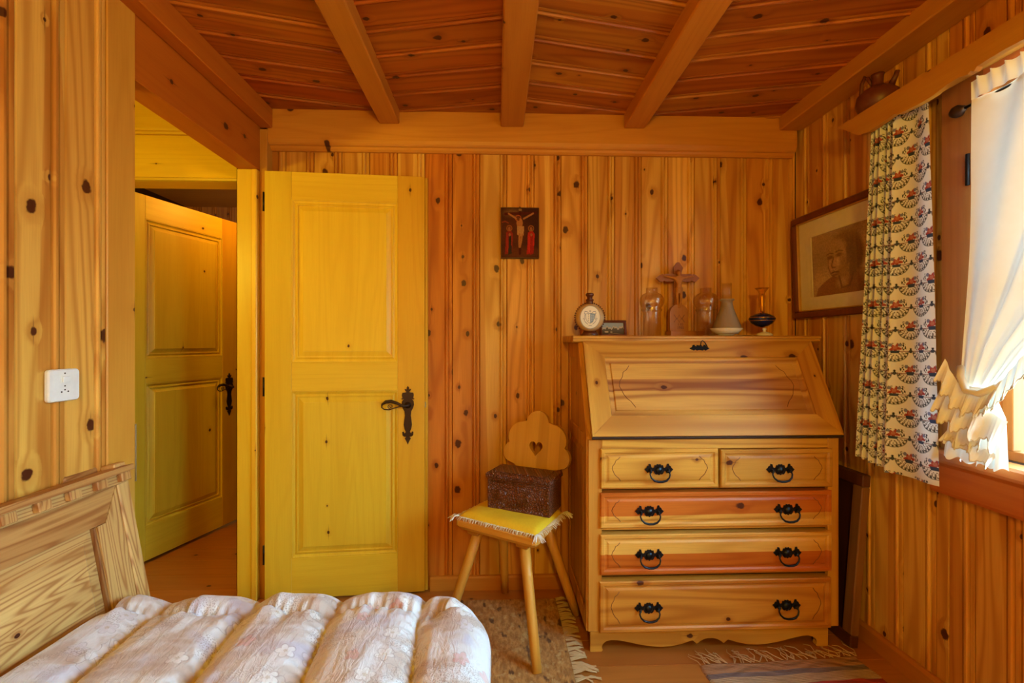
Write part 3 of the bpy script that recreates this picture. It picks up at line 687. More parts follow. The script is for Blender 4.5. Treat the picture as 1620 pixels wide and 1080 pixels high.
# front frame
m = MB(); m.box(DX0+.001, DX0+.056, DF, DF+.02, .081, .848); D(m, 'front_stile', M['deskZ'], tone=.4)
m = MB(); m.box(DX1-.046, DX1-.001, DF, DF+.02, .081, .848); D(m, 'front_stile', M['deskZ'], tone=.3)
m = MB(); m.box(DX0+.056, DX1-.046, DF+.001, DF+.02, .808, .848); D(m, 'front_rail', M['deskX'], tone=0)
for a, b in ((.648, .662), (.484, .497), (.302, .312), (.081, .088)):
    m = MB(); m.box(DX0+.056, DX1-.046, DF+.004, DF+.02, a, b, .001); D(m, 'front_rail', M['deskX'], tone=.3)
m = MB(); m.box(.876, .894, DF+.003, DF+.02, .662, .808); D(m, 'front_divider', M['deskZ'], tone=.2)
m = MB(); m.box(DX0+.03, DX1-.03, DF+.03, DB-.015, .085, ZL-.02, 0); D(m, 'carcass', M['gapdark'])
# base apron, cut in curves
def apron():
    xa, xb = DX0+.010, DX1-.045; W = xb-xa; top = .0795
    pts = [(0, 0), (.045, 0), (.050, .006), (.046, .018), (.050, .030), (.062, .040), (.085, .046), (.11, .044), (.15, .036), (.20, .024), (.25, .016), (.29, .013), (.33, .015), (.37, .023), (.405, .034), (.415, .036), (.432, .022),
           (.445, .032), (.46, .040), (.475, .044)]
    half = [(xa+a, b) for a, b in pts]
    full = half+[(xb-(a), b) for a, b in pts[::-1]]
    # keep the two inner cusps near the middle
    return [(x, z) for x, z in full]+[(xb, top), (xa, top)]
m = MB(); m.prism(apron(), DF+.002, DF+.022, 'Y'); D(m, 'apron', M['deskX'], tone=.15)
for (xa, xb) in ((DX0+.012, DX0+.06), (DX1-.10, DX1-.047)):
    m = MB(); m.box(xa, xb, DB-.06, DB-.01, 0, .0795); D(m, 'foot', M['deskZ'], tone=.4)
# bail handle, one mesh shared by all
def bail():
    m = MB()
    pl = [(0, .022), (.006, .024), (.011, .018), (.016, .020), (.019, .010), (.024, .008), (.030, .012), (.033, .024), (.040, .025), (.041, .017), (.047, .016), (.050, .009), (.058, .003), (.050, -.006), (.046, -.011), (.040, -.005), (.036, -.012), (.031, -.014), (.028, -.006),
          (.022, -.003), (.018, -.012), (.012, -.018), (.006, -.016), (0, -.021)]
    m.prism(sym(pl), -.004, 0, 'Y')
    for s in (-1, 1): m.tube([(s*.036, -.003, -.002), (s*.036, -.016, -.004)], [.007, .005], 8)
    m.lathe([(.001, .012), (.010, .010), (.014, .003), (.015, 0)], 14)
    for i in range(len(m.v)-56, len(m.v)): a, b, c = m.v[i]; m.v[i] = (a, -.004-c*.6, b)
    pts = [(-.037, -.014, -.003), (-.040, -.017, -.014), (-.036, -.020, -.026), (-.024, -.022, -.037), (-.008, -.023, -.041), (.008, -.023, -.041), (.024, -.022, -.037), (.036, -.020, -.026), (.040, -.017, -.014), (.037, -.014, -.003)]
    m.tube(pts, [.003, .003, .0033, .0042, .0045, .0045, .0042, .0033, .003, .003], 8)
    return m.mesh('handle', M['blackiron'])
BAIL = bail()
def squiggle(m, x, z, h, y, s=1):
    """carved wavy corner line"""
    p = [(.030, .5), (.022, .40), (.012, .34), (.008, .22), (.0, .12), (-.003, 0), (.002, -.10), (.006, -.2), (.014, -.30), (.022, -.36), (.032, -.5)]
    m.tube([(x+s*a, y, z+b*h) for a, b in p], .0012, 4)
def drawer(x0, x1, z0, z1, hx, hz, mat, tone=None):
    m = MB(); yf = DF-.012
    m.loops(x0, x1, z0, z1, [(0, yf+.004), (.004, yf), (.014, yf), (.020, yf+.005), (.026, yf+.005), (.034, yf+.001), (.040, yf+.0005)], back=DF+.03)
    m.mi = 1
    for s, x in ((1, x0+.048), (-1, x1-.048)): squiggle(m, x, (z0+z1)/2, (z1-z0)*.62, yf, s)
    o = D(m, 'drawer', [mat, M['groove']], tone=tone)
    for x in hx:
        h = link('handle', BAIL, o, loc=(x-ORG[o.name].x, yf-ORG[o.name].y, hz-ORG[o.name].z))
    return o
px = lambda u, v: at(u, v, 1, DF-.012)
def drw(u0, u1, v0, v1, hu, hv, mat, tone): 
    a, b = px(u0, v1), px(u1, v0); drawer(a.x, b.x, a.z, b.z, [px(h, hv).x for h in hu], px(hu[0], hv).z, mat, tone)
drw(950.5, 1137, 709, 773, (1042,), 743, M['deskX'], .05)
drw(1141, 1318, 710, 772, (1234,), 743, M['deskX'], .1)
drw(950, 1317, 776, 836, (1027, 1246), 809, M['drawer_red'], .0)
drw(950, 1317, 841, 910, (1027, 1245), 878, M['drawer_half'], .0)
drw(949, 1316, 914, 1002, (1026, 1244), 962, M['deskX'], .5)
# sloping lid
sl = Vector((0, SLY-(DF-.008), ZT-.004-ZL)); SLEN = sl.length; sl.normalize()
LM = axes((0, DF-.010, ZL), (1, 0, 0), (0, sl.z, -sl.y), tuple(sl))      # local z up the slope, local -y out of the lid
LX0, LX1 = DX0+.012, DX1-.002
lid = empty('lid'); lid.parent = dk; lid.matrix_world = Matrix.Translation(-Vector((.872, 2.0, 0))) @ LM
lid.matrix_local = Matrix.Translation(-Vector((.872, 2.0, 0))) @ LM
def lidpart(m, name, mat, tone=None):
    v = np.array(m.v); c = (v.min(0)+v.max(0))/2; m.v = [tuple(p) for p in (v-c)]
    return m.build(name, mat, lid, loc=tuple(c), tone=tone)
FW = .085; FT = -.022
m = MB(); m.prism([(LX0, 0), (LX1, 0), (LX1-FW, FW), (LX0+FW, FW)], FT, .0, 'Y'); lidpart(m, 'rail', M['deskX'], .05)
m = MB(); m.prism([(LX0, SLEN), (LX1, SLEN), (LX1-FW, SLEN-FW*.9), (LX0+FW, SLEN-FW*.9)][::-1], FT, .0, 'Y'); lidpart(m, 'rail', M['deskX'], .15)
m = MB(); m.prism([(LX0, .0008), (LX0+FW, FW), (LX0+FW, SLEN-FW*.9), (LX0, SLEN-.0008)], FT, .0, 'Y'); lidpart(m, 'stile', M['deskZ'], .05)
m = MB(); m.prism([(LX1, .0008), (LX1-FW, FW), (LX1-FW, SLEN-FW*.9), (LX1, SLEN-.0008)][::-1], FT, .0, 'Y'); lidpart(m, 'stile', M['deskZ'], .3)
m = MB(); a0, a1, b0, b1 = LX0+FW, LX1-FW, FW, SLEN-FW*.9
m.loops(a0+.0003, a1-.0003, b0+.0003, b1-.0003, [(0, -.015), (.005, -.009), (.022, -.007), (.026, -.012), (.030, -.012)], back=-.001)
m.mi = 1
for s, x in ((1, a0+.055), (-1, a1-.055)): squiggle(m, x, (b0+b1)/2, (b1-b0)*.72, -.0125, s*1.6)
lidpart(m, 'panel', [M['lidpanel'], M['groove']], 0)
m = MB()    # escutcheon with the little drop ring
pl = [(0, .008), (.008, .010), (.010, .004), (.014, .006), (.016, .011), (.022, .009), (.024, .003), (.034, -.002), (.025, -.007), (.020, -.010), (.014, -.006), (.010, -.010), (0, -.008)]
ex = (LX0+LX1)/2-.002; ez = SLEN-.034
m.prism([(ex+a*1.3, ez+b*1.3) for a, b in sym(pl)], FT-.004, FT, 'Y')
m.tube([(ex+.004, FT-.006, ez+.006), (ex+.008, FT-.012, ez+.024), (ex+.014, FT-.014, ez+.030), (ex+.024, FT-.012, ez+.022), (ex+.034, FT-.006, ez+.002)], .0022, 8)
m.build('escutcheon', M['blackiron'], lid)
m = MB(); m.box(LX0, LX1, -.016, -.002, -.008, -.0008, .001); m.build('hinge_strip', M['gapdark'], lid)

# ================================================================== CHAIR, CUSHION, BOX
CZ = R(-33); CC = (.072, 1.965, 0)
ch = tag(empty('chair', CC, CZ), 'pine plank chair with heart cut in scalloped back, left of desk', 'chair')
SEATZ = .476
def seat_poly(s=1.0):
    p = [(-.193, -.150), (-.18, -.157), (.18, -.157), (.193, -.150), (.199, -.135), (.168, .145), (.158, .155), (-.158, .155), (-.168, .145), (-.199, -.135)]
    return [(a*s, b*s) for a, b in p]
m = MB(); n = 10
top = seat_poly(); 
vs = [(a*.93, b*.92, SEATZ-.042) for a, b in top]+[(a, b, SEATZ-.026) for a, b in top]+[(a, b, SEATZ-.003) for a, b in top]+[(a*.985, b*.98, SEATZ) for a, b in top]
fs = [(k*n+i, k*n+(i+1) % n, (k+1)*n+(i+1) % n, (k+1)*n+i) for k in range(3) for i in range(n)]+[tuple(range(n))[::-1], tuple(range(3*n, 4*n))]
m.add(vs, fs); m.build('seat', M['chairX'], ch, tone=.05, bright=1.05)
for s in (-1, 1):
    m = MB(); m.box(s*.12-.028, s*.12+.028, -.135, .135, SEATZ-.062, SEATZ-.042, .004); m.build('batten', M['chairY'], ch, tone=.6, bright=.8)
for sx_, sy_, fx, fy in ((-1, -1, .215, .20), (1, -1, .232, .212), (-1, 1, .165, .20), (1, 1, .215, .20)):
    m = MB(); p0 = Vector((sx_*.115, sy_*.10, SEATZ-.060)); p1 = Vector((sx_*fx, sy_*fy, .0125 if (sx_, sy_) != (-1, 1) and (sx_, sy_) != (-1, -1) else .001))
    m.tube([p0, p0.lerp(p1, .3), p0.lerp(p1, .7), p1], [.024, .022, .0205, .019], 8); m.build('leg', M['chairZ'], ch, tone=.15, bright=1.0)
def arc(cx, cy, r, a0, a1, n): return [(cx+r*cos(R(lerp(a0, a1, i/(n-1)))), cy+r*sin(R(lerp(a0, a1, i/(n-1))))) for i in range(n)]
def backrest():
    half = [(.070, 0), (.075, .09), (.085, .155), (.105, .185)]+arc(.120, .240, .052, -70, 62, 9)[1:]+arc(.078, .312, .074, -8, 88, 9)+arc(.0, .385, .058, 8, 90, 8)[0:]
    out = half+[(-a, b) for a, b in half[::-1][1:]]
    heart = []
    for i in range(28):
        t = 2*pi*i/28; heart.append((.0022*16*sin(t)**3, .272+.0024*(13*cos(t)-5*cos(2*t)-2*cos(3*t)-cos(4*t))))
    bm = bmesh.new(); T = .022
    def loop(p, y): 
        vs = [bm.verts.new((a, y, b)) for a, b in p]; es = [bm.edges.new((vs[i], vs[(i+1) % len(vs)])) for i in range(len(vs))]; return vs, es
    sets = []
    for y in (-T/2, T/2):
        v1, e1 = loop(out, y); v2, e2 = loop(heart, y); bmesh.ops.triangle_fill(bm, use_beauty=True, edges=e1+e2); sets.append((v1, v2))
    for k in (0, 1):
        a, b = sets[0][k], sets[1][k]
        for i in range(len(a)): bm.faces.new((a[i], a[(i+1) % len(a)], b[(i+1) % len(a)], b[i]))
    bmesh.ops.recalc_face_normals(bm, faces=bm.faces)
    me = bpy.data.meshes.new('backrest'); bm.to_mesh(me); bm.free(); me.materials.append(M['stave']); return me
bk = link('backrest', backrest(), ch, tone=.1); bk.location = (.028, .130, SEATZ-.002); bk.rotation_euler = (R(-9), 0, 0)

cu = tag(empty('seat_cushion', (CC[0], CC[1], SEATZ+.001), CZ), 'flat yellow velvet cushion with white fringe lying on pine chair', 'cushion')
def cush(u, v):
    a = (u-.5)*2; b = (v-.5)*2; e = (1-a**6)*(1-b**6)
    return (a*.190*(1-.06*(b+1)/2), b*.134-.002, .004+.026*max(e, 0)**.35+.002*sin(a*7)*sin(b*6))
m = MB(); m.grid(cush, 33, 27)
m.add([(-.19, -.138, .003), (.19, -.138, .003), (.18, .128, .003), (-.18, .128, .003)], [(0, 1, 2, 3)]); m.build('pad', M['velvet'], cu)
m = MB()
def fringe(m, p, q, nn, out, ln, r=.0022, droop=.009, z=.007):
    for i in range(nn):
        t = (i+rnd.uniform(-.3, .3))/(nn-1); a = Vector(p).lerp(Vector(q), min(max(t, 0), 1)); l = ln*rnd.uniform(.75, 1.2)
        d = Vector(out)+Vector((rnd.uniform(-.3, .3), rnd.uniform(-.3, .3), 0))
        m.tube([a+Vector((0, 0, z)), a+d*l*.55+Vector((0, 0, z+.001)), a+d*l+Vector((rnd.uniform(-.004, .004), 0, z-droop))], [r, r, r*.6], 4, cap=False)
fringe(m, (-.19, -.138, 0), (.19, -.138, 0), 60, (0, -1, 0), .016); fringe(m, (-.19, -.138, 0), (-.18, .128, 0), 42, (-1, 0, 0), .018)
fringe(m, (.19, -.138, 0), (.18, .128, 0), 42, (1, 0, 0), .024); 
fr = m.build('fringe', M['cord'], cu); fr['kind'] = 'stuff'
for (x, y_, ox, oy) in ((.192, -.139, .7, -.7), (.184, .123, 1, .2), (-.192, -.139, -.8, -.6)):
    m = MB()
    for i in range(16):
        a = rnd.uniform(-.7, .7); d = Vector((ox*cos(a)-oy*sin(a), ox*sin(a)+oy*cos(a), 0))
        m.tube([Vector((x, y_, .010)), Vector((x, y_, .012))+d*.02, Vector((x, y_, -.004))+d*rnd.uniform(.032, .048)], [.003, .0026, .0015], 4, cap=False)
    m.build('tassel', M['linen'], cu)
BXM = Matrix.Translation(Vector((CC[0], CC[1], SEATZ+.0325))) @ Matrix.Rotation(CZ+R(4), 4, 'Z')
bx = tag(empty('carved_box', M=Matrix.Translation((.125, 1.99, SEATZ+.0315)) @ Matrix.Rotation(CZ+R(6), 4, 'Z')), 'dark carved wooden lidded box standing on yellow cushion', 'box')
m = MB(); m.loops(-.145, .145, 0, .132, [(0, -.075), (.008, -.075), (.012, -.071), (.05, -.071), (.056, -.075)], back=.075); m.build('body', M['carved'], bx)
m = MB(); m.box(-.153, .153, -.083, .080, .1325, .154, .004); m.box(-.12, .12, -.055, .055, .1535, .158, .002); m.build('lid', M['carved'], bx)
m = MB()
for s in (-1, 1):
    for r_ in (.030, .042, .054):
        m.tube([(s*.065+r_*cos(t), -.0722, .012+r_*1.5*sin(t)) for t in np.linspace(.15, pi-.15, 14)], .0026, 5)
m.tube([(-.13, -.0722, .118), (.13, -.0722, .118)], .003, 5); m.tube([(0, -.0722, .014), (0, -.0722, .118)], .003, 5)
for k in range(9): m.tube([(-.128+k*.032, -.084, .143), (-.114+k*.032, -.0845, .137), (-.100+k*.032, -.084, .143)], .002, 4)
m.build('carving', M['carved'], bx)
for s in (-1, 1):
    m = MB(); m.lathe([(.001, .006), (.012, .006), (.022, .004), (.026, .006), (.030, .0), ], 20)
    m.v = [(a+s*.065, -.0712-c, b+.066) for a, b, c in m.v]; m.build('rosette', M['carved'], bx)

# ================================================================== ON TOP OF THE DESK
TZ = ZT+.0305
def spot(u, y): return at(u, 530, 1, y).x
# stoneware flask
fx = spot(933, 2.06); fo = tag(empty('flask', (fx, 2.06, TZ), R(-8)), 'round stoneware flask with blue crest on white medallion, on desk end', 'flask')
m = MB(); m.lathe([(.001, -.030), (.045, -.030), (.060, -.022), (.066, 0), (.060, .022), (.045, .030), (.001, .030)], 40)
m.v = [(a, c, b+.084) for a, b, c in m.v]; m.build('body', M['glaze'], fo)
m = MB(); m.lathe([(.034, 0), (.040, .002), (.034, .012), (.028, .022), (.001, .022)], 28, sy=.7); m.lathe([(.001, 0), (.034, 0)], 28, sy=.7); m.build('foot', M['brownglaze'], fo)
m = MB(); m.lathe([(.017, .142), (.016, .152), (.015, .160), (.018, .162), (.018, .167), (.015, .169), (.001, .169)], 24); m.build('neck', M['brownglaze'], fo)
m = MB(); m.lathe([(.012, .1695), (.013, .180), (.018, .184), (.019, .192), (.015, .197), (.001, .199)], 24); m.build('stopper', M['brownglaze'], fo)
m = MB()
for i in range(40):
    a = 2*pi*i/40
    if abs(sin(a)-1) < .03 or sin(a) < -.8: continue
    c = (.068*cos(a), 0, .084+.068*sin(a)); m.lathe([(.0005, -.004), (.0035, -.002), (.004, .001), (.0005, .004)], 8, c=c)
b_ = m.build('beading', M['brownglaze'], fo); b_['kind'] = 'stuff'
cv = Canvas(96, 112, (.70, .70, .68))
cv.disc(.5, .5, .5, .5, (.70, .71, .70)); bl = (.05, .11, .26); cv.disc(.5, .5, .5, .5, (.04, .03, .03), ring=.05)
sh = [(.27, .36), (.5, .33), (.73, .36), (.71, .55), (.62, .70), (.5, .76), (.38, .70), (.29, .55)]
cv.poly([(.5, .33), (.73, .36), (.71, .55), (.62, .70), (.5, .76)], (.16, .28, .50)); cv.line(sh+[sh[0]], .008, bl)
for k in range(4):
    cv.disc(.42, .40+k*.08, .018, .018, (.02, .03, .08)); cv.disc(.58, .42+k*.07, .03, .018, (.45, .52, .62)); cv.disc(.66, .42+k*.07, .02, .015, (.45, .52, .62))
for s in (-1, 1):
    cv.line([(.5+s*.08, .32), (.5+s*.14, .27), (.5+s*.25, .25), (.5+s*.29, .33), (.5+s*.24, .36), (.5+s*.28, .46), (.5+s*.25, .58), (.5+s*.30, .62), (.5+s*.22, .72), (.5+s*.12, .79)], .010, bl)
    cv.disc(.5+s*.32, .56, .03, .03, bl, ring=.4)
cv.disc(.5, .24, .04, .04, bl, ring=.35); cv.line([(.43, .85), (.57, .85)], .012, bl, op=.8)
cu_, cv_ = np.meshgrid(np.linspace(-1, 1, 96), np.linspace(1, -1, 112)); mx_ = np.maximum(np.abs(cu_), np.abs(cv_)); hy = np.hypot(cu_, cv_)+1e-9
fac = mx_/hy; qx, qz = cu_*fac, cv_*fac
cc = cv.a; ix = np.clip(((qx+1)/2*95).round().astype(int), 0, 95); iz = np.clip(((1-qz)/2*111).round().astype(int), 0, 111)
P = np.stack([qx*.046, np.full_like(qx, -.0312), .084+qz*.054], -1)
link('medallion', grid_mesh('medallion', P, cc[iz, ix], M['paint']), fo)
# little framed landscape
lx = spot(974, 2.10); lf = tag(empty('framed_landscape', (lx, 2.13, TZ), R(0)), 'tiny dark-framed mountain landscape leaning on wall beside the flask', 'picture')
tl_ = Matrix.Rotation(R(-12), 4, 'X')
m = MB(); m.M = tl_; W, H = .127, .078
m.box(-W/2, W/2, 0, .010, 0, .009); m.box(-W/2, W/2, 0, .010, H-.012, H); m.box(-W/2, -W/2+.009, 0, .010, .009, H-.012); m.box(W/2-.013, W/2, 0, .010, .009, H-.012); m.build('frame', M['darkframe'], lf)
cv = Canvas(80, 48, (.30, .36, .42)); 
ys = cv.Y; mt = .36+.07*np.sin(cv.X*19)+.05*np.sin(cv.X*43+1)+.03*np.sin(cv.X*90); cv.blend((ys > mt)*1.0, (.50, .42, .32)); cv.blend((ys > mt+.14)*1.0, (.10, .08, .05)); cv.blend(np.clip((ys-.62)*3, 0, 1), (.06, .035, .015))
cv.disc(.2, .78, .09, .07, (.5, .38, .2)); cv.disc(.42, .80, .05, .05, (.45, .33, .16)); cv.line([(.3, .97), (.6, .92), (.9, 1)], .02, (.3, .18, .06))
P = flat_picture(cv, -W/2+.009, W/2-.013, .009, H-.012, .006); PW = (P @ np.array(tl_.to_3x3()).T); link('picture', grid_mesh('picture', PW, cv.a, M['paper']), lf)
# lamp chimneys
def chimney(u, y, label):
    o = tag(empty('glass_lamp_chimney', (spot(u, y), y, TZ)), label, 'lamp glass', 'glass lamp chimneys on the desk')
    pr = [(.041, 0), (.041, .108), (.043, .114), (.046, .118), (.046, .124), (.043, .130), (.050, .140), (.0545, .152), (.0555, .163), (.053, .178), (.043, .192), (.030, .199), (.026, .202), (.0255, .224)]
    m = MB(); m.lathe(pr+[(r-.0015, z) for r, z in pr[::-1]], 40, close=True); m.build('glass', M['chimney'], o)
    m = MB(); m.lathe([(.0462, .118), (.0475, .121), (.0462, .124)], 40); m.build('rim', M['clear'], o)
    return o
chimney(1031, 2.075, 'clear bulbous lamp glass standing left of the wooden crucifix')
chimney(1116.5, 2.07, 'clear bulbous lamp glass standing right of the wooden crucifix')
# crucifix
cxx = spot(1072, 2.195); cy_ = 2.195
cr_ = tag(empty('crucifix', (cxx, cy_, TZ)), 'carved brown wooden crucifix standing on desk between two lamp glasses', 'crucifix')
m = MB(); m.box(-.048, .125, -.035, .035, 0, .026, .002); m.build('plinth', M['cross'], cr_, tone=.1)
m = MB(); pl = [(-.046, 0), (.046, 0), (.046, .085)]+arc(0, .085, .046, 0, 180, 14)[1:]; m.prism([(a, b+.0265) for a, b in pl], -.020, .010, 'Y'); m.mi = 1
zz = [(-.026, .105), (-.012, .082), (0, .105), (.012, .082), (.026, .105)]; z2 = [(-.026, .068), (-.012, .090), (0, .068), (.012, .090), (.026, .068)]
for l in (zz, z2): m.tube([(a, -.0202, b) for a, b in l], .0014, 4)
m.build('stele', [M['cross'], M['groove']], cr_, tone=.0)
def text(txt, size, depth=.0008):
    c = bpy.data.curves.new('t', 'FONT'); c.body = txt; c.size = size; c.align_x = 'CENTER'; c.extrude = depth; o = bpy.data.objects.new('t', c); COL.objects.link(o)
    bpy.context.view_layer.update(); me = bpy.data.meshes.new_from_object(o.evaluated_get(bpy.context.evaluated_depsgraph_get())); bpy.data.objects.remove(o); bpy.data.curves.remove(c); return me
for tx, z in (('1 85', .052), ('1985', .036)):
    me = text(tx, .017); me.materials.clear(); me.materials.append(M['groove']); me.name = 'carved_number'; link('carved_number', me, cr_, loc=(.006, -.0202, z), rot=(R(90), 0, 0))
m = MB(); cz = .287
tip = lambda s: [(s*.018, .020), (s*.045, .020), (s*.058, .022), (s*.072, .017), (s*.078, .020), (s*.090, .015), (s*.108, 0), (s*.090, -.017), (s*.078, -.018), (s*.070, -.012), (s*.058, -.018), (s*.040, -.018), (s*.018, -.014)]
cross = [(-.018, .11-cz+.0), (.018, .11-cz)]+[(.018, -.014)]+tip(1)[::-1][1:]+[(.018, .030), (.026, .050), (.006, .078), (-.004, .078), (-.022, .052), (-.018, .030)]+tip(-1)
m.prism([(a, b+cz) for a, b in cross], -.006, .008, 'Y'); m.build('cross', M['cross'], cr_, tone=.6, bright=.8)
# carved figure: skinned chain
def skin(name, verts, edges, rad, mat, parent, root=0, lev=2):
    me = bpy.data.meshes.new(name); me.from_pydata(verts, edges, []); o = bpy.data.objects.new(name, me); COL.objects.link(o)
    sk = o.modifiers.new('s', 'SKIN'); 
    for i, r in enumerate(rad):
        me.skin_vertices[0].data[i].radius = (r if isinstance(r, tuple) else (r, r)); me.skin_vertices[0].data[i].use_root = (i == root)
    sb = o.modifiers.new('b', 'SUBSURF'); sb.levels = lev; sb.render_levels = lev
    bpy.context.view_layer.update(); m2 = bpy.data.meshes.new_from_object(o.evaluated_get(bpy.context.evaluated_depsgraph_get())); bpy.data.objects.remove(o); bpy.data.meshes.remove(me)
    m2.name = name; m2.materials.clear(); m2.materials.append(mat); m2.polygons.foreach_set('use_smooth', [True]*len(m2.polygons)); return link(name, m2, parent)
yy = -.016
V = [(0, yy, .235), (0, yy, .262), (0, yy, .283), (0, yy-.001, .296), (-.002, yy-.005, .308), (-.003, yy-.006, .320),
     (-.020, yy, .285), (-.042, yy+.002, .290), (-.066, yy+.003, .294), (-.075, yy+.003, .295), (.020, yy, .285), (.042, yy+.002, .290), (.066, yy+.003, .294), (.075, yy+.003, .295),
     (-.009, yy, .222), (-.010, yy-.004, .190), (-.004, yy, .150), (-.002, yy-.005, .138), (.009, yy, .222), (.010, yy-.004, .190), (.004, yy, .150), (.003, yy-.006, .138)]
E_ = [(0, 1), (1, 2), (2, 3), (3, 4), (4, 5), (2, 6), (6, 7), (7, 8), (8, 9), (2, 10), (10, 11), (11, 12), (12, 13), (0, 14), (14, 15), (15, 16), (16, 17), (0, 18), (18, 19), (19, 20), (20, 21)]
rd = [.013, .013, .014, .006, .010, .008, .008, .006, .0045, .005, .008, .006, .0045, .005, .010, .0075, .005, .004, .010, .0075, .005, .004]
skin('figure', V, E_, rd, M['cross'], cr_)
m = MB(); m.lathe([(.0165, -.018), (.0185, -.010), (.019, .008), (.0165, .012)], 20, c=(0, yy, .228), sy=.75); m.build('loincloth', M['cross'], cr_, tone=0)
m = MB(); m.lathe([(.006, .330-.004), (.011, .320), (.0125, .312), (.010, .302)], 16, c=(-.002, yy+.001, 0), sy=.9); m.build('hair', M['cross'], cr_, tone=.9, bright=.7)
# dish with frosted chimney
dxx = spot(1150, 2.02)
ds = tag(empty('saucer', (dxx-.004, 2.02, TZ)), 'shallow white porcelain bowl under the frosted lamp glass', 'bowl')
pr = [(.001, 0), (.030, 0), (.032, .004), (.058, .018), (.070, .032), (.0695, .034), (.056, .021), (.030, .007), (.001, .007)]; m = MB(); m.lathe(pr, 40); m.build('bowl', M['porcelain'], ds)
fg = tag(empty('frosted_lamp_glass', (dxx, 2.02, TZ+.0075)), 'frosted conical lamp glass with clear tube, standing in white bowl', 'lamp glass')
pr = [(.046, .0), (.060, .026), (.058, .040), (.044, .075), (.030, .112), (.024, .135), (.023, .150), (.030, .153), (.031, .160)]; m = MB(); m.lathe(pr+[(r-.002, z) for r, z in pr[::-1]], 36, close=True); m.build('shade', M['frosted'], fg)
pr = [(.021, .156), (.021, .232)]; m = MB(); m.lathe(pr+[(r-.0015, z) for r, z in pr[::-1]], 28, close=True); m.build('tube', M['clear'], fg)
# blue vase
vx = spot(1205.5, 2.06); va = tag(empty('glass_vase', (vx, 2.06, TZ)), 'amber glass vase with navy gold-banded bowl at right end of desk', 'vase')
m = MB(); m.lathe([(.001, 0), (.036, 0), (.038, .003), (.014, .012), (.008, .020), (.008, .040), (.001, .040)], 32); m.build('foot', M['clear'], va)
m = MB(); pr = [(.006, .0405), (.026, .046), (.045, .058), (.055, .074), (.057, .080), (.050, .092), (.030, .102), (.014, .107)]; m.lathe(pr, 40); m.build('bowl', M['navy'], va)
for z, r in ((.071, .0537), (.085, .0547)):
    m = MB(); m.lathe([(r-.001, z-.0012), (r+.0012, z), (r-.001, z+.0012)], 40); m.build('gold_band', M['gold'], va)
m = MB(); pr = [(.012, .1075), (.012, .13), (.014, .165), (.016, .185), (.012, .198), (.020, .212), (.031, .224)]; m.lathe(pr+[(r-.002, z) for r, z in pr[::-1]], 32, close=True); m.build('neck', M['amber'], va)
m = MB(); m.lathe([(.001, .108), (.007, .108), (.006, .14), (.008, .17), (.009, .185), (.005, .196), (.001, .197)], 20); m.build('neck_glow', M['gold'], va)  # gold rod added inside, stands for light glowing in the amber neck
ln_ = tag(empty('porcelain_lid', (vx-.022, 2.005, TZ)), 'small white porcelain lid lying at the foot of blue vase', 'lid')
m = MB(); m.lathe([(.001, 0), (.033, 0), (.034, .005), (.028, .011), (.015, .016), (.007, .018), (.006, .024), (.009, .030), (.006, .035), (.001, .036)], 32); m.build('dome', M['porcelain'], ln_)
# doily
m = MB()
def doil(u, v):
    a = u*2*pi; r = (.010+.068*v)*(1+.05*v*abs(sin(a*8))); return (dxx+.02+r*1.5*cos(a), 2.035+r*.9*sin(a), TZ+.0012+.0010*v*sin(a*9))
m.grid(doil, 96, 6, wrap=True); dl = m.build('doily', M['linen']); tag(dl, 'small white lace doily under the white bowl on desk top', 'doily')

# ================================================================== PICTURES
ic = tag(empty('icon_painting', (.118, YB-.004, 1.655)), 'small dark icon of the crucifixion on panel hung on back wall', 'picture')
W, H = .192, .254
m = MB(); m.box(-W/2, W/2, -.020, 0, 0, H, .002); m.build('panel', M['darkframe'], ic, bright=.5)
cv = Canvas(97, 128, (.045, .018, .014))
cv.disc(.28, .10, .22, .09, (.16, .09, .035), soft=.9, op=.8); cv.disc(.3, .5, .4, .3, (.085, .03, .014), soft=.9); cv.disc(.5, .9, .5, .12, (.10, .035, .014), soft=.8)
cv.line([(.10, .12), (.92, .10)], .028, (.07, .015, .01)); cv.line([(.5, .05), (.5, .92)], .030, (.055, .012, .01)); cv.poly([(.46, .015), (.55, .015), (.55, .06), (.46, .06)], (.22, .15, .06))
skn = (.34, .17, .055); cv.disc(.45, .205, .085, .065, (.36, .10, .03), ring=.25, soft=.15)
cv.line([(.19, .115), (.30, .165), (.40, .215)], .018, skn); cv.line([(.86, .105), (.72, .165), (.60, .215)], .018, skn); cv.disc(.49, .30, .085, .10, skn); cv.disc(.455, .215, .035, .045, (.12, .04, .02))
cv.poly([(.42, .37), (.61, .37), (.60, .55), (.52, .57), (.42, .54)], (.40, .25, .09)); cv.line([(.49, .54), (.48, .68), (.485, .78)], .026, skn); cv.line([(.56, .54), (.53, .68), (.50, .78)], .024, skn)
for (x, c1, c2) in ((.21, (.20, .025, .015), (.03, .03, .022)), (.80, (.32, .022, .014), (.24, .02, .014))):
    cv.disc(x, .41, .08, .062, (.30, .12, .03), ring=.25, soft=.15); cv.disc(x, .42, .038, .042, (.25, .11, .04))
    cv.poly([(x-.09, .50), (x-.03, .465), (x+.05, .465), (x+.10, .52), (x+.09, .72), (x+.07, .90), (x-.12, .94), (x-.10, .72)], c1)
    cv.poly([(x-.01, .58), (x+.06, .55), (x+.07, .92), (x-.03, .95)], c2); cv.disc(x+.01, .54, .03, .03, (.28, .13, .05))
    cv.line([(x-.06, .52), (x-.05, .88)], .010, tuple(k*1.5 for k in c1)); cv.line([(x+.07, .52), (x+.06, .75)], .010, tuple(k*1.4 for k in c1))
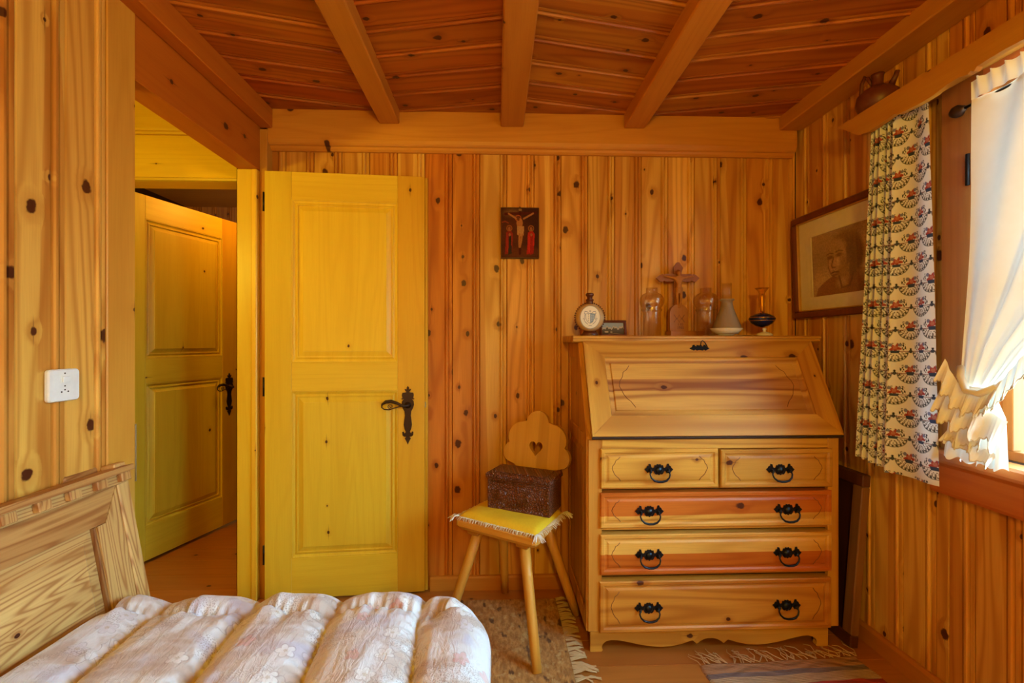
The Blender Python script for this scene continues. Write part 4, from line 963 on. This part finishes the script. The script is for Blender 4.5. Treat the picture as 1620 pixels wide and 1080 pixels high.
cv.line([(.02, .29), (.10, .27), (.18, .30)], .012, (.22, .05, .02)); cv.a *= np.random.RandomState(3).uniform(.75, 1.2, cv.a.shape[:2])[..., None]
link('painting', grid_mesh('painting', flat_picture(cv, -W/2+.004, W/2-.004, .004, H-.004, -.0206), cv.a*np.array((1.15, .9, .75)), M['matte']), ic)
m = MB(); m.tube([(0, -.004, H+.002), (0, -.012, H+.004)], .003, 6); m.build('nail', M['iron'], ic)

# portrait drawing on the right wall: local x runs toward the camera, local -y into the room
PM = axes((XR-.004, 2.225, 1.355), (0, -1, 0), (1, 0, 0), (0, 0, 1)) @ Matrix.Rotation(R(2.0), 4, 'X')
po = tag(empty('portrait_picture', M=PM), 'framed sepia chalk portrait with wide cream mount on right wall', 'picture')
W, H = .60, .50; fw = .032
for nm, (a0, a1, b0, b1) in (('rail', (0, W, 0, fw)), ('rail', (0, W, H-fw, H)), ('stile', (0, fw, fw, H-fw)), ('stile', (W-fw, W, fw, H-fw))):
    m = MB(); m.box(a0, a1, -.030, -.004, b0, b1, .006); m.build('frame_'+nm, M['darkframe'], po, bright=1.1)
m = MB(); g = .006
for (a0, a1, b0, b1) in ((fw, W-fw, fw, fw+g), (fw, W-fw, H-fw-g, H-fw), (fw, fw+g, fw+g, H-fw-g), (W-fw-g, W-fw, fw+g, H-fw-g)): m.box(a0, a1, -.024, -.006, b0, b1, .002)
m.build('gilt_slip', M['brass'], po)
wx0, wx1, wz0, wz1 = .118, .475, .098, .385
m = MB(); m.box(fw, W-fw, -.006, -.003, fw, H-fw, 0); m.build('backing_board', M['cream'], po)
m = MB(); 
for (a0, a1, b0, b1) in ((fw+g, W-fw-g, fw+g, wz0), (fw+g, W-fw-g, wz1, H-fw-g), (fw+g, wx0, wz0, wz1), (wx1, W-fw-g, wz0, wz1)): m.box(a0, a1, -.012, -.0065, b0, b1, .0008)
m.build('mount', M['cream'], po)
cv = Canvas(150, 124, (.32, .21, .10))
rs = np.random.RandomState(5)
cv.disc(.78, .15, .35, .3, (.22, .14, .06), soft=1.2, op=.9); cv.disc(.12, .5, .25, .5, (.24, .155, .07), soft=1.3, op=.8); cv.disc(.2, .80, .2, .2, (.36, .25, .12), soft=1.0)
cv.poly([(.05, 1), (.10, .86), (.22, .77), (.36, .70), (.46, .66), (.70, .60), (.86, .68), (.96, .84), (1, 1)], (.20, .09, .035)); cv.disc(.87, .42, .12, .34, (.40, .28, .14), soft=.9, op=.8)
cv.disc(.56, .36, .26, .29, (.17, .095, .04), rot=.15, soft=.25); cv.disc(.64, .46, .20, .28, (.15, .08, .033), soft=.3)       # hair
cv.disc(.43, .47, .155, .25, (.33, .20, .095), rot=.06, soft=.2); cv.disc(.40, .28, .17, .13, (.28, .175, .08), soft=.5)         # face, fringe
cv.poly([(.42, .64), (.62, .55), (.62, .78), (.50, .84), (.44, .76)], (.235, .135, .06)); cv.disc(.50, .82, .08, .08, (.28, .17, .08), soft=.9)
for (x, y_) in ((.32, .41), (.47, .40)):
    cv.disc(x, y_, .050, .030, (.12, .055, .022), soft=.8, op=.85); cv.line([(x-.05, y_-.05), (x, y_-.065), (x+.055, y_-.045)], .010, (.12, .06, .025), op=.8)
cv.line([(.38, .42), (.34, .54), (.355, .575), (.40, .575)], .012, (.13, .06, .025), op=.8); cv.line([(.34, .655), (.39, .645), (.45, .655)], .012, (.12, .05, .02)); cv.disc(.40, .69, .05, .018, (.18, .09, .04), soft=.8)
cv.disc(.55, .56, .09, .14, (.20, .11, .045), soft=.9, op=.7); cv.line([(.29, .40), (.285, .55), (.33, .68), (.41, .74)], .008, (.13, .06, .025), op=.7); cv.line([(.46, .72), (.50, .90), (.62, .88), (.68, .70)], .014, (.12, .05, .02), op=.8); 
cv.disc(.45, .50, .03, .06, (.42, .28, .14), soft=.9, op=.6)
nz = rs.uniform(.82, 1.16, cv.a.shape[:2]); nz = (nz+np.roll(nz, 1, 0)+np.roll(nz, 1, 1)+np.roll(np.roll(nz, 1, 0), 1, 1))/4*1.0; cv.a *= (nz**2)[..., None]; cv.a = np.clip((cv.a/.32)**1.25*.52, 0, 1)
link('drawing', grid_mesh('drawing', flat_picture(cv, wx0-.004, wx1+.004, wz0-.004, wz1+.004, -.0066), cv.a, M['paper']), po)
m = MB(); m.box(fw+g, W-fw-g, -.0165, -.015, fw+g, H-fw-g, 0); m.build('pane', M['pane'], po)

# dark framed board leaning between desk and wall
a = math.atan2(.055, .69)
LMx = axes((1.445, 2.20, .001), (0, -1, 0), (cos(a), 0, -sin(a)), (sin(a), 0, cos(a)))
le = tag(empty('leaning_frame', M=LMx), 'old dark wooden framed board leaning on wall right of desk', 'frame')
W, H = .44, .70; fw = .05
for nm, (a0, a1, b0, b1), mt in (('rail', (0, W, 0, fw), 'leaning'), ('rail', (0, W, H-fw, H), 'leaning'), ('stile', (0, fw, fw, H-fw), 'leaning'), ('stile', (W-fw, W, fw, H-fw), 'leaning_edge')):
    m = MB(); m.box(a0, a1, -.020, .014, b0, b1, .004); m.build(nm, M[mt], le, tone=.2)
m = MB(); m.box(fw-.005, W-fw+.005, -.008, .004, fw-.005, H-fw+.005, 0); m.build('board', M['leaning'], le, bright=.6)

# ================================================================== WINDOW DRESSING
pe = tag(empty('curtain_pelmet', (1.47, 1.0, 2.04)), 'long scalloped pine pelmet shelf above the window', 'pelmet')
PXF = 1.40; ZP = 2.118
sc_px = [(1359, 214), (1375, 208), (1400, 191), (1416, 180), (1421, 181), (1450, 167), (1475, 152), (1498, 134), (1518, 122), (1531, 118), (1536, 112), (1541, 113), (1546, 105), (1565, 93), (1590, 78), (1620, 62)]
low = [(at(u, v, 0, PXF).y, at(u, v, 0, PXF).z) for u, v in sc_px]
y0 = low[-1][0]
low += [(y0-.10, 2.066), (y0-.22, 2.068), (y0-.26, 2.055), (y0-.30, 2.068), (y0-.55, 2.066), (.30, 2.05), (.22, 2.04)]
top_ = [(.20, ZP), (1.795, ZP)]
m = MB(); m.prism(low+top_, PXF-.001, PXF+.018, 'X'); D(m, 'front_board', M['beamY'], pe, tone=.2)
m = MB(); m.box(PXF+.018, XR-.002, .22, 1.73, 2.085, 2.103, .002); D(m, 'shelf', M['beamY'], pe, tone=.5)
# jug
ju = tag(empty('clay_jug', (1.462, 1.672, 2.1035), R(20)), 'dark red-brown clay jug standing on the pelmet shelf', 'jug')
m = MB(); m.lathe([(.001, 0), (.035, 0), (.058, .020), (.070, .052), (.066, .082), (.045, .102), (.022, .112), (.018, .125), (.019, .150), (.022, .160), (.017, .158), (.013, .125), (.001, .115)], 32); m.build('body', M['clay'], ju)
m = MB(); m.tube([(0, .018, .128), (0, .035, .165), (0, .042, .175), (0, .055, .15), (0, .058, .11), (0, .060, .092)], [.007, .007, .007, .007, .007, .008], 8); m.build('handle', M['clay'], ju)
m = MB(); m.tube([(0, -.045, .098), (0, -.058, .12), (0, -.066, .14)], [.012, .009, .008], 10); m.build('spout', M['clay'], ju)

# printed curtain
def motif(u, v):
    """u, v in metres on the cloth -> linear colour arrays"""
    pw, ph = .092, .076
    row = np.floor(v/ph); uu = u+np.where(row % 2 == 0, 0, pw/2); x = (uu/pw-np.floor(uu/pw)-.5)*pw; y_ = (v/ph-row-.40)*ph     # y_ grows downward
    C = np.ones(u.shape+(3,))*np.array((.90, .92, .92))
    def put(m, c): 
        mm = np.clip(m, 0, 1)[..., None]; C[:] = C*(1-mm)+np.array(c)*mm
    h = lambda i, j: np.mod(np.sin(i*12.99+j*78.2)*43758.5, 1)
    r = np.hypot(x, y_*1.12); a = np.arctan2(y_, x); dark = (.025, .035, .05)
    put(np.clip((.0022-abs(r-.0385))/.0012, 0, 1)*(y_ > -.002), (.16, .17, .18))                      # fan edge
    seg = np.abs(np.sin(a*9)); put(((r > .030) & (r < .0375) & (seg > .72) & (y_ > 0)), (.06, .07, .08))
    for rr_, nn in ((.0265, 8), (.021, 7), (.015, 5), (.0315, 10)):
        put((np.abs(r-rr_) < .0022) & (np.abs(np.sin(a*nn+.4+rr_*300)) > .72) & (y_ > .003), (.20, .18, .16))
    put((np.abs(y_) < .0009) & (np.abs(x) < .040) & (np.abs(x) > .012), (.26, .10, .09))                                       # stem line
    yb = (y_+.013)/1.3; x = x/1.3                                                                                             # bouquet
    rb = np.hypot(x, yb*1.15); ab = np.arctan2(yb, x)
    put((rb > .015) & (rb < .0245) & (np.sin(ab*10+2*np.sin(rb*900)) > .1) & (yb < .006), dark)
    put((rb < .016) & (np.sin(ab*5+.6)*.004+.011 > rb), (.42, .07, .06))
    put(np.hypot(x, yb+.001) < .005, (.52, .20, .14)); put((np.hypot((x-.010)*1.0, yb+.008) < .0045) | (np.hypot(x+.010, yb+.008) < .0045), (.22, .24, .36))
    put((np.abs(x) < .010) & (yb > .006) & (yb < .015) & (np.hypot(x, yb-.008) < .010), (.05, .07, .13))
    x = x*1.3; xs = np.minimum(np.abs(x-pw/2), np.abs(x+pw/2)); put((np.hypot(xs, y_) < .006), (.06, .07, .11)); put((np.hypot(xs, y_+.009) < .0035), dark)
    return C
NUc, NVc = 330, 540
s = np.linspace(0, 1, NUc); t = np.linspace(0, 1, NVc); S, T = np.meshgrid(s, t)
wf_ = np.clip((.62-S)/.30, 0, 1); wf_ = wf_*wf_*(3-2*wf_)     # folds sit on the far part
cl_w, cl_h = .66, 1.30
fold = np.sin(S*2*pi*8.2+.5+.5*np.sin(T*3))*(.030*wf_)*(1-.25*T)+np.sin(S*2*pi*2.6+1.3+.6*T)*.009*(1-wf_)+.012*np.exp(-((S-.60)/.03)**2)*-1
yfar = np.interp(T, [0, .12, .5, 1], [1.665, 1.672, 1.70, 1.745]); ynear = np.interp(T, [0, .5, 1], [1.452, 1.425, 1.405])
sp_ = np.interp(S, [0, .5, .62, 1], [0, .36, .46, 1.0])
Y = yfar+(ynear-yfar)*sp_; X = 1.452+fold-.012*T; Z = 2.085-T*np.interp(S, [0, .55, .56, 1], [1.295, 1.315, 1.325, 1.315])
Pc = np.stack([X, Y, Z], -1); 
arcl = np.concatenate([[0], np.cumsum(np.linalg.norm(np.diff(Pc[NVc//2], axis=0), axis=1))]); colr = motif(np.repeat(arcl[None, :], NVc, 0), T*cl_h)
fc = tag(empty('printed_curtain', (1.45, 1.55, .78)), 'cream cotton curtain printed with flower fans hanging left of window', 'curtain')
link('cloth', grid_mesh('cloth', Pc-np.array((1.45, 1.55, .78)), colr, M['print']), fc)
hemc = colr[-6:, :]*.75; Ph = Pc[-6:, :].copy(); Ph[..., 0] += .004
m = MB(); m.tube([(0, 1.74-1.55, 2.075-.78), (0, 1.40-1.55, 2.075-.78)], .008, 8); m.build('rail', M['white'], fc)

# sheer
sh_ = tag(empty('sheer_curtain', (1.47, 1.3, .88)), 'white voile curtain tied back with ruffles in front of the window', 'curtain')
def W0(p): return (p[0]-1.47, p[1]-1.372, p[2]-.88)
nearT = [(1.10, 1.345), (1.22, 1.25), (1.4, 1.06), (1.7, .78), (2.03, .46)]
farT = [(1.10, 1.442), (1.2, 1.440), (1.4, 1.432), (1.8, 1.418), (1.98, 1.408), (2.03, 1.402)]
def sheerP(u, v):
    z = 1.10+v*(1.985-1.10); yf, yn = interp(farT, z), interp(nearT, z); y = yf+(yn-yf)*u**.9
    amp = .007+.020*(1-abs(v-.45))*.6
    return W0((1.468+amp*sin(u*2*pi*4.5+.8*sin(v*3))*min(1, .3+v)+.004*sin(u*47+v*4), y, z-.0*u))
m = MB(); m.grid(sheerP, 200, 60); m.build('panel', M['sheer'], sh_)
def headP(u, v):
    z = 1.985+v*.055+.004*sin(u*2*pi*24)*v; yf, yn = 1.408, .50; y = yf+(yn-yf)*u
    return W0((1.466+.010*sin(u*2*pi*24)*(.4+v), y, z+.010*abs(sin(u*2*pi*12))*v))
m = MB(); m.grid(headP, 260, 6); m.build('heading', M['ruffle'], sh_)
def tailP(u, v):
    z = 1.10-v*(1.10-.872); yf = interp([(0, 1.435), (.3, 1.455), (1, 1.478)], v); yn = interp([(0, 1.335), (.35, 1.298), (1, 1.292)], v)
    y = yf+(yn-yf)*u; return W0((1.452-.012*v+.012*sin(u*2*pi*4+v)*v, y, z-.006*sin(u*2*pi*7)*v))
m = MB(); m.grid(tailP, 90, 24); m.build('tail', M['ruffle'], sh_)
def flounce(pts, wd, n, name, waves=9, amp=.008, out=.02):
    """ruffle hanging from a path (y, z), free edge scalloped"""
    def f(u, v):
        k = u*(len(pts)-1); i = min(int(k), len(pts)-2); y, z = lerp(pts[i][0], pts[i+1][0], k-i), lerp(pts[i][1], pts[i+1][1], k-i)
        return W0((1.438-out*v+amp*sin(u*2*pi*waves)*(.3+v), y+.01*sin(u*2*pi*waves+1)*v, z-wd*v*(1+.16*sin(u*2*pi*waves+2))-.10*wd*abs(sin(u*2*pi*waves*2.5))*v))
    m = MB(); m.grid(f, n, 8); 
    m2 = MB(); m2.tube([f(i/(n-1), 1.0) for i in range(n)], .0016, 5)
    o = m.build(name, M['ruffle'], sh_); m2.build('edging', M['cord'], sh_); return o
flounce([(1.462, 1.185), (1.435, 1.13), (1.395, 1.085), (1.350, 1.085), (1.30, 1.13)], .060, 120, 'tieback_ruffle', 5, .006, .03)
flounce([(1.345, 1.095), (1.30, 1.13), (1.25, 1.20), (1.19, 1.26), (1.10, 1.35)], .070, 160, 'edge_ruffle', 8, .007, .02)
flounce([(1.468, 1.105), (1.43, 1.060), (1.36, 1.045), (1.285, 1.015)], .075, 120, 'tieback_ruffle', 4, .010, .035)
flounce([(1.44, 1.00), (1.38, .990), (1.335, 1.005)], .070, 90, 'tail_ruffle', 3, .006, .022)
flounce([(1.45, .965), (1.40, .955), (1.35, .925), (1.31, .915)], .035, 90, 'tail_ruffle', 3, .006, .026)
m = MB(); pth = [(1.466, 1.44-.001, 1.16), (1.445, 1.42, 1.13), (1.425, 1.385, 1.09), (1.425, 1.35, 1.085), (1.435, 1.31, 1.11)]
m.tube([W0(p) for p in pth], .010, 8); m.build('tieback', M['ruffle'], sh_)
rd_ = tag(empty('curtain_rod', (1.490, .862, 1.985)), 'thin rod with brown knob carrying the white voile curtain', 'rod')
m = MB(); m.tube([(-.006, .515, -.005), (-.006, -.45, -.005)], .005, 8); m.build('rod', M['iron'], rd_)
m = MB(); m.lathe([(.001, -.02), (.012, -.017), (.019, -.006), (.019, .006), (.012, .016), (.008, .024), (.001, .026)], 20)
m.v = [(a-.006, -c+.533, b-.005) for a, b, c in m.v]; m.build('knob', M['rustiron'], rd_)

# ================================================================== LIGHT SWITCH
p0 = at(94, 609, 0, XL)
ls = tag(empty('light_switch', M=axes((XL+.002, p0.y, p0.z), (0, 1, 0), (-1, 0, 0), (0, 0, 1))), 'square white light switch with socket on left wall', 'switch')
m = MB(); hw = .042; r = .008
poly = arc(hw-r, hw-r, r, 0, 90, 5)+arc(-hw+r, hw-r, r, 90, 180, 5)+arc(-hw+r, -hw+r, r, 180, 270, 5)+arc(hw-r, -hw+r, r, 270, 360, 5)
n = len(poly); vs = []
for s_, y_ in ((1, -.001), (1, -.008), (.95, -.012)): vs += [(a*s_, y_, b*s_) for a, b in poly]
m.add(vs, [(k*n+i, k*n+(i+1) % n, (k+1)*n+(i+1) % n, (k+1)*n+i) for k in range(2) for i in range(n)]+[tuple(range(2*n, 3*n))]); m.build('plate', M['white'], ls)
m = MB(); m.prism([(-.011, .006), (.013, .006), (.013, .024), (-.011, .024)], -.0135, -.0119, 'Y'); m.M = Matrix.Rotation(R(5), 4, 'Z'); m.box(-.010, .012, -.016, -.0125, .007, .023, .001); m.build('rocker', M['white'], ls)
for (a, b) in ((0, .031), (0, -.002), (0, -.012), (-.009, -.017), (.009, -.017)):
    m = MB(); m.prism(arc(a, b, .0022, 0, 324, 10), -.0124, -.0119, 'Y'); m.build('hole', M['hole'], ls)
m = MB(); m.box(XL-.06, XL+.006, DY0-.002, DY0+.003, .80, .98, .0005); sp = m.build('strike_plate', M['steel'], t1)

# ================================================================== BED
be = tag(empty('bed', (-.6, .3, 0)), 'pine bed with panelled dentil backboard along the left wall', 'bed')
a = R(10.5); BM = axes((-1.015, 0, .40), (0, 1, 0), (-cos(a), 0, -sin(a)), (-sin(a), 0, cos(a)))
bo = empty('backboard'); bo.parent = be; bo.matrix_local = Matrix.Translation((.6, -.3, 0)) @ BM
E1, E0, HT = 1.372, -.75, .485
def bp(m, name, mat, tone=None, bright=None):
    v = np.array(m.v); c = (v.min(0)+v.max(0))/2; m.v = [tuple(p) for p in (v-c)]; return m.build(name, mat, bo, loc=tuple(c), tone=tone, bright=bright)
m = MB(); m.box(E1-.040, E1, -.004, .036, -.38, HT+.008, .003); bp(m, 'post', M['bedZ'], .1)
m = MB(); m.box(E0, E0+.04, -.004, .036, -.38, HT+.008, .003); bp(m, 'post', M['bedZ'], .1)
FWb = .078; tr = .345
m = MB(); m.prism([(E1-.042, -.10), (E1-.042, HT-.052), (E1-.042-.052, tr), (E1-.042-FWb, tr-.0), (E1-.042-FWb, -.10)], 0, .030, 'Y'); bp(m, 'stile', M['bedZ'], .05)
m = MB(); m.prism([(E0+.042, HT-.050), (E0+.042, tr+.002), (E1-.044-.052, tr+.002), (E1-.0435, HT-.052), (E1-.0435, HT-.050)], 0.0005, .030, 'Y'); bp(m, 'top_rail', M['bedX'], .7, .85)
m = MB(); m.box(E1-.042-FWb-.007, E1-.042-FWb-.0005, .004, .030, -.10, tr, .001); bp(m, 'bead', M['bedZ'], 1.0, .6)
m = MB(); m.loops(E0+.042, E1-.042-FWb-.0075, -.10, tr+.001, [(0, .020), (.001, .014), (.030, .009), (.034, .006)], back=.030); bp(m, 'panel', M['bedX'], .0)
m = MB(); m.prism([(E0+.03, HT-.018), (E1-.012, HT-.018), (E1-.012, HT-.002), (E0+.03, HT-.002)], -.036, .030, 'Y'); bp(m, 'cap', M['bedX'], .6, .9)
m = MB(); m.box(E0+.03, E1-.016, -.012, .030, HT-.050, HT-.019, .002); bp(m, 'dentil_rail', M['bedX'], .3, .9)
x = E1-.050
while x > E0+.06:
    m = MB(); m.box(x, x+.032, -.029, -.0125, HT-.044, HT-.0185, .002); bp(m, 'dentil', M['bedZ'], rnd.uniform(.1, .4)); x -= .078
m = MB(); m.box(E1-.15, E1-.05, .032, .06, HT-.06, HT+.012, .004); bp(m, 'bracket', M['bedX'], .9, .8)
def B(m, name, mat, tone=None): m.v = [(p[0]+.6, p[1]-.3, p[2]) for p in m.v]; return m.build(name, mat, be, tone=tone)
m = MB(); m.box(-1.0, -.14, -.72, 1.21, .225, .40, .03); B(m, 'mattress', M['mattress'])
m = MB(); m.box(-.135, -.105, -.74, 1.25, .14, .30, .004); B(m, 'side_rail', M['bedY'])
m = MB(); m.box(-1.0, -.135, 1.215, 1.245, .14, .30, .004); B(m, 'end_rail', M['bedX'])
m = MB(); m.box(-1.0, -.14, -.72, 1.21, .19, .22, .002); B(m, 'slat_base', M['bedX'])
for (x, y_) in ((-.16, 1.19), (-.16, -.72), (-.99, -.72)):
    m = MB(); m.box(x, x+.05, y_, y_+.05, .0128 if x > -.7 else .001, .14, .004); B(m, 'leg', M['bedZ'])

# quilt
qx0, qx1, qy0, qy1 = -1.005, -.012, -.75, 1.315
NX, NY = 230, 420
gx = np.linspace(qx0, qx1, NX); gy = np.linspace(qy0, qy1, NY); QX, QY = np.meshgrid(gx, gy)
RC = .20
def corner(QX, QY):
    dx = np.clip(QX-(qx1-RC), 0, None); dy = np.clip(QY-(qy1-RC), 0, None); mxx = np.maximum(dx, dy); hyp = np.hypot(dx, dy)+1e-9; inb = (dx > 0) & (dy > 0)
    f = np.where(inb, mxx/hyp, 1); nx = np.where(inb, qx1-RC+dx*f, QX); ny = np.where(inb, qy1-RC+dy*f, QY)
    e = np.minimum(qx1-QX, qy1-QY); return nx, ny, e
nx_, ny_, ed = corner(QX, QY)
rs = np.random.RandomState(11)
def nfield(fx, fy, n, seed):
    r_ = np.random.RandomState(seed); o = np.zeros_like(QX)
    for _ in range(n): o += np.sin(QX*fx*r_.uniform(.4, 1.4)+QY*fy*r_.uniform(-1.2, 1.2)+r_.uniform(0, 6.28))
    return o/math.sqrt(n)
sw = QX-.012*np.sin(QY*9)-.02*(QY-1.0)*.1
seam = np.array([-.885, -.65, -.42, -.19, .04])
dS = np.min(np.abs(sw[..., None]-seam), -1)
cseam = np.array([1.205, .80, .40, 0, -.4]); cy2 = QY+.012*np.sin(QX*22)+.05*np.clip(QX+.15, 0, 1)
dC = np.min(np.abs(cy2[..., None]-cseam), -1)
stitch = .5+.5*np.abs(np.sin(QY*150)); puff = 1-(.92+.08*np.sin(QY*240))*np.exp(-(dS/.026)**.85); cpuff = 1-(.55+.12*np.sin(QX*260))*np.exp(-(dC/.016)**1.2)
wr_ = np.clip(ed/.12, 0, 1)*(nfield(60, 9, 8, 1)*.0040+nfield(120, 16, 8, 2)*.0026)*(.35+.4*np.exp(-dS/.05)+1.3*np.exp(-((dC-.03)/.035)**2))+nfield(14, 7, 5, 4)*.003
rise = np.sqrt(np.clip(1-(1-np.clip(ed/.085, 0, 1))**2, 0, 1))
zt = .468+(.040+.052*puff*cpuff+wr_)*rise-.012*np.clip(QX+.25, 0, 1)*2+.010*np.sin((QY+.1)*3.0)
zb = .468-.055*np.sqrt(np.clip(1-(1-np.clip(ed/.05, 0, 1))**2, 0, 1))
zb = np.maximum(zb, .404)
qo = (-.5, .3, .405)
qt = tag(empty('quilt', qo), 'puffy satin quilt with pale flower print covering the bed', 'quilt')
off = np.array(qo)
ml = grid_mesh('cover', np.stack([nx_, ny_, zt], -1)-off, None, M['quilt']); link('cover', ml, qt)
ml = grid_mesh('underside', np.stack([nx_, ny_, zb], -1)-off, None, M['quilt']); link('underside', ml, qt)

# ================================================================== RUGS
ru = tag(empty('wool_rug', (0, 1.4, 0)), 'mottled brown wool rug with beige fringe under the chair', 'rug')
rs = np.random.RandomState(2)
gx, gy = np.meshgrid(np.linspace(-.72, .295, 260), np.linspace(-.9, .745, 360)); hz = .010+rs.uniform(-.0025, .0025, gx.shape); hz[0] = hz[-1] = .001; hz[:, 0] = hz[:, -1] = .001
link('pile', grid_mesh('pile', np.stack([gx+.03*(.75-gy)*.35-.01, gy, hz], -1), None, M['wool']), ru)
m = MB()
for i in range(120):
    yl = -.9+1.64*i/119+rnd.uniform(-.004, .004); xb = .295+.03*(.75-yl)*.35-.012; l = min(rnd.uniform(.06, .10), (.352-xb) if yl > .35 else 1); dy = rnd.uniform(-.03, .03)
    for k in range(3):
        o2 = rnd.uniform(-.006, .006); m.tube([(xb, yl+o2, .008), (xb+l*.4, yl+o2+dy*.3+rnd.uniform(-.004, .004), .012), (xb+l*.75, yl+dy*.8+o2, .009), (xb+l, yl+dy+rnd.uniform(-.008, .008), .004)], [.003, .003, .0026, .0015], 4, cap=False)
f_ = m.build('fringe', M['rugfringe'], ru); f_['kind'] = 'stuff'
ra = tag(empty('rag_rug', (0, 0, 0)), 'striped rag rug with loose pale threads in front of the desk', 'rug')
RM = Matrix.Translation((.775, 1.685, 0)) @ Matrix.Rotation(R(2.6), 4, 'Z'); ra.matrix_world = RM
gx, gy = np.meshgrid(np.linspace(0, .635, 130), np.linspace(-.85, 0, 200)); hz = .008+.0012*np.sin(gy*700)+.0010*np.sin(gx*45+gy*30)+.0015*np.sin(gx*17); hz[0] = hz[-1] = .001; hz[:, 0] = hz[:, -1] = .001
link('weave', grid_mesh('weave', np.stack([gx+.004*np.sin(gy*40), gy+.004*np.sin(gx*23), hz], -1), None, M['rag']), ra)
m = MB()
for i in range(30):
    xb = .01+.62*i/29+rnd.uniform(-.01, .01)
    for k in range(rnd.choice((1, 2, 3))):
        l = rnd.uniform(.03, .085); dx = rnd.uniform(-.055, .02); ph = rnd.uniform(-.02, .02)
        m.tube([(xb, 0, .006), (xb+dx*.3+ph, l*.35, .010), (xb+dx*.8, l*.8, .008), (xb+dx+ph, l+rnd.uniform(-.01, .01), .004)], [.0022, .002, .0018, .0012], 4, cap=False)
f_ = m.build('fringe', M['ragfringe'], ra); f_['kind'] = 'stuff'
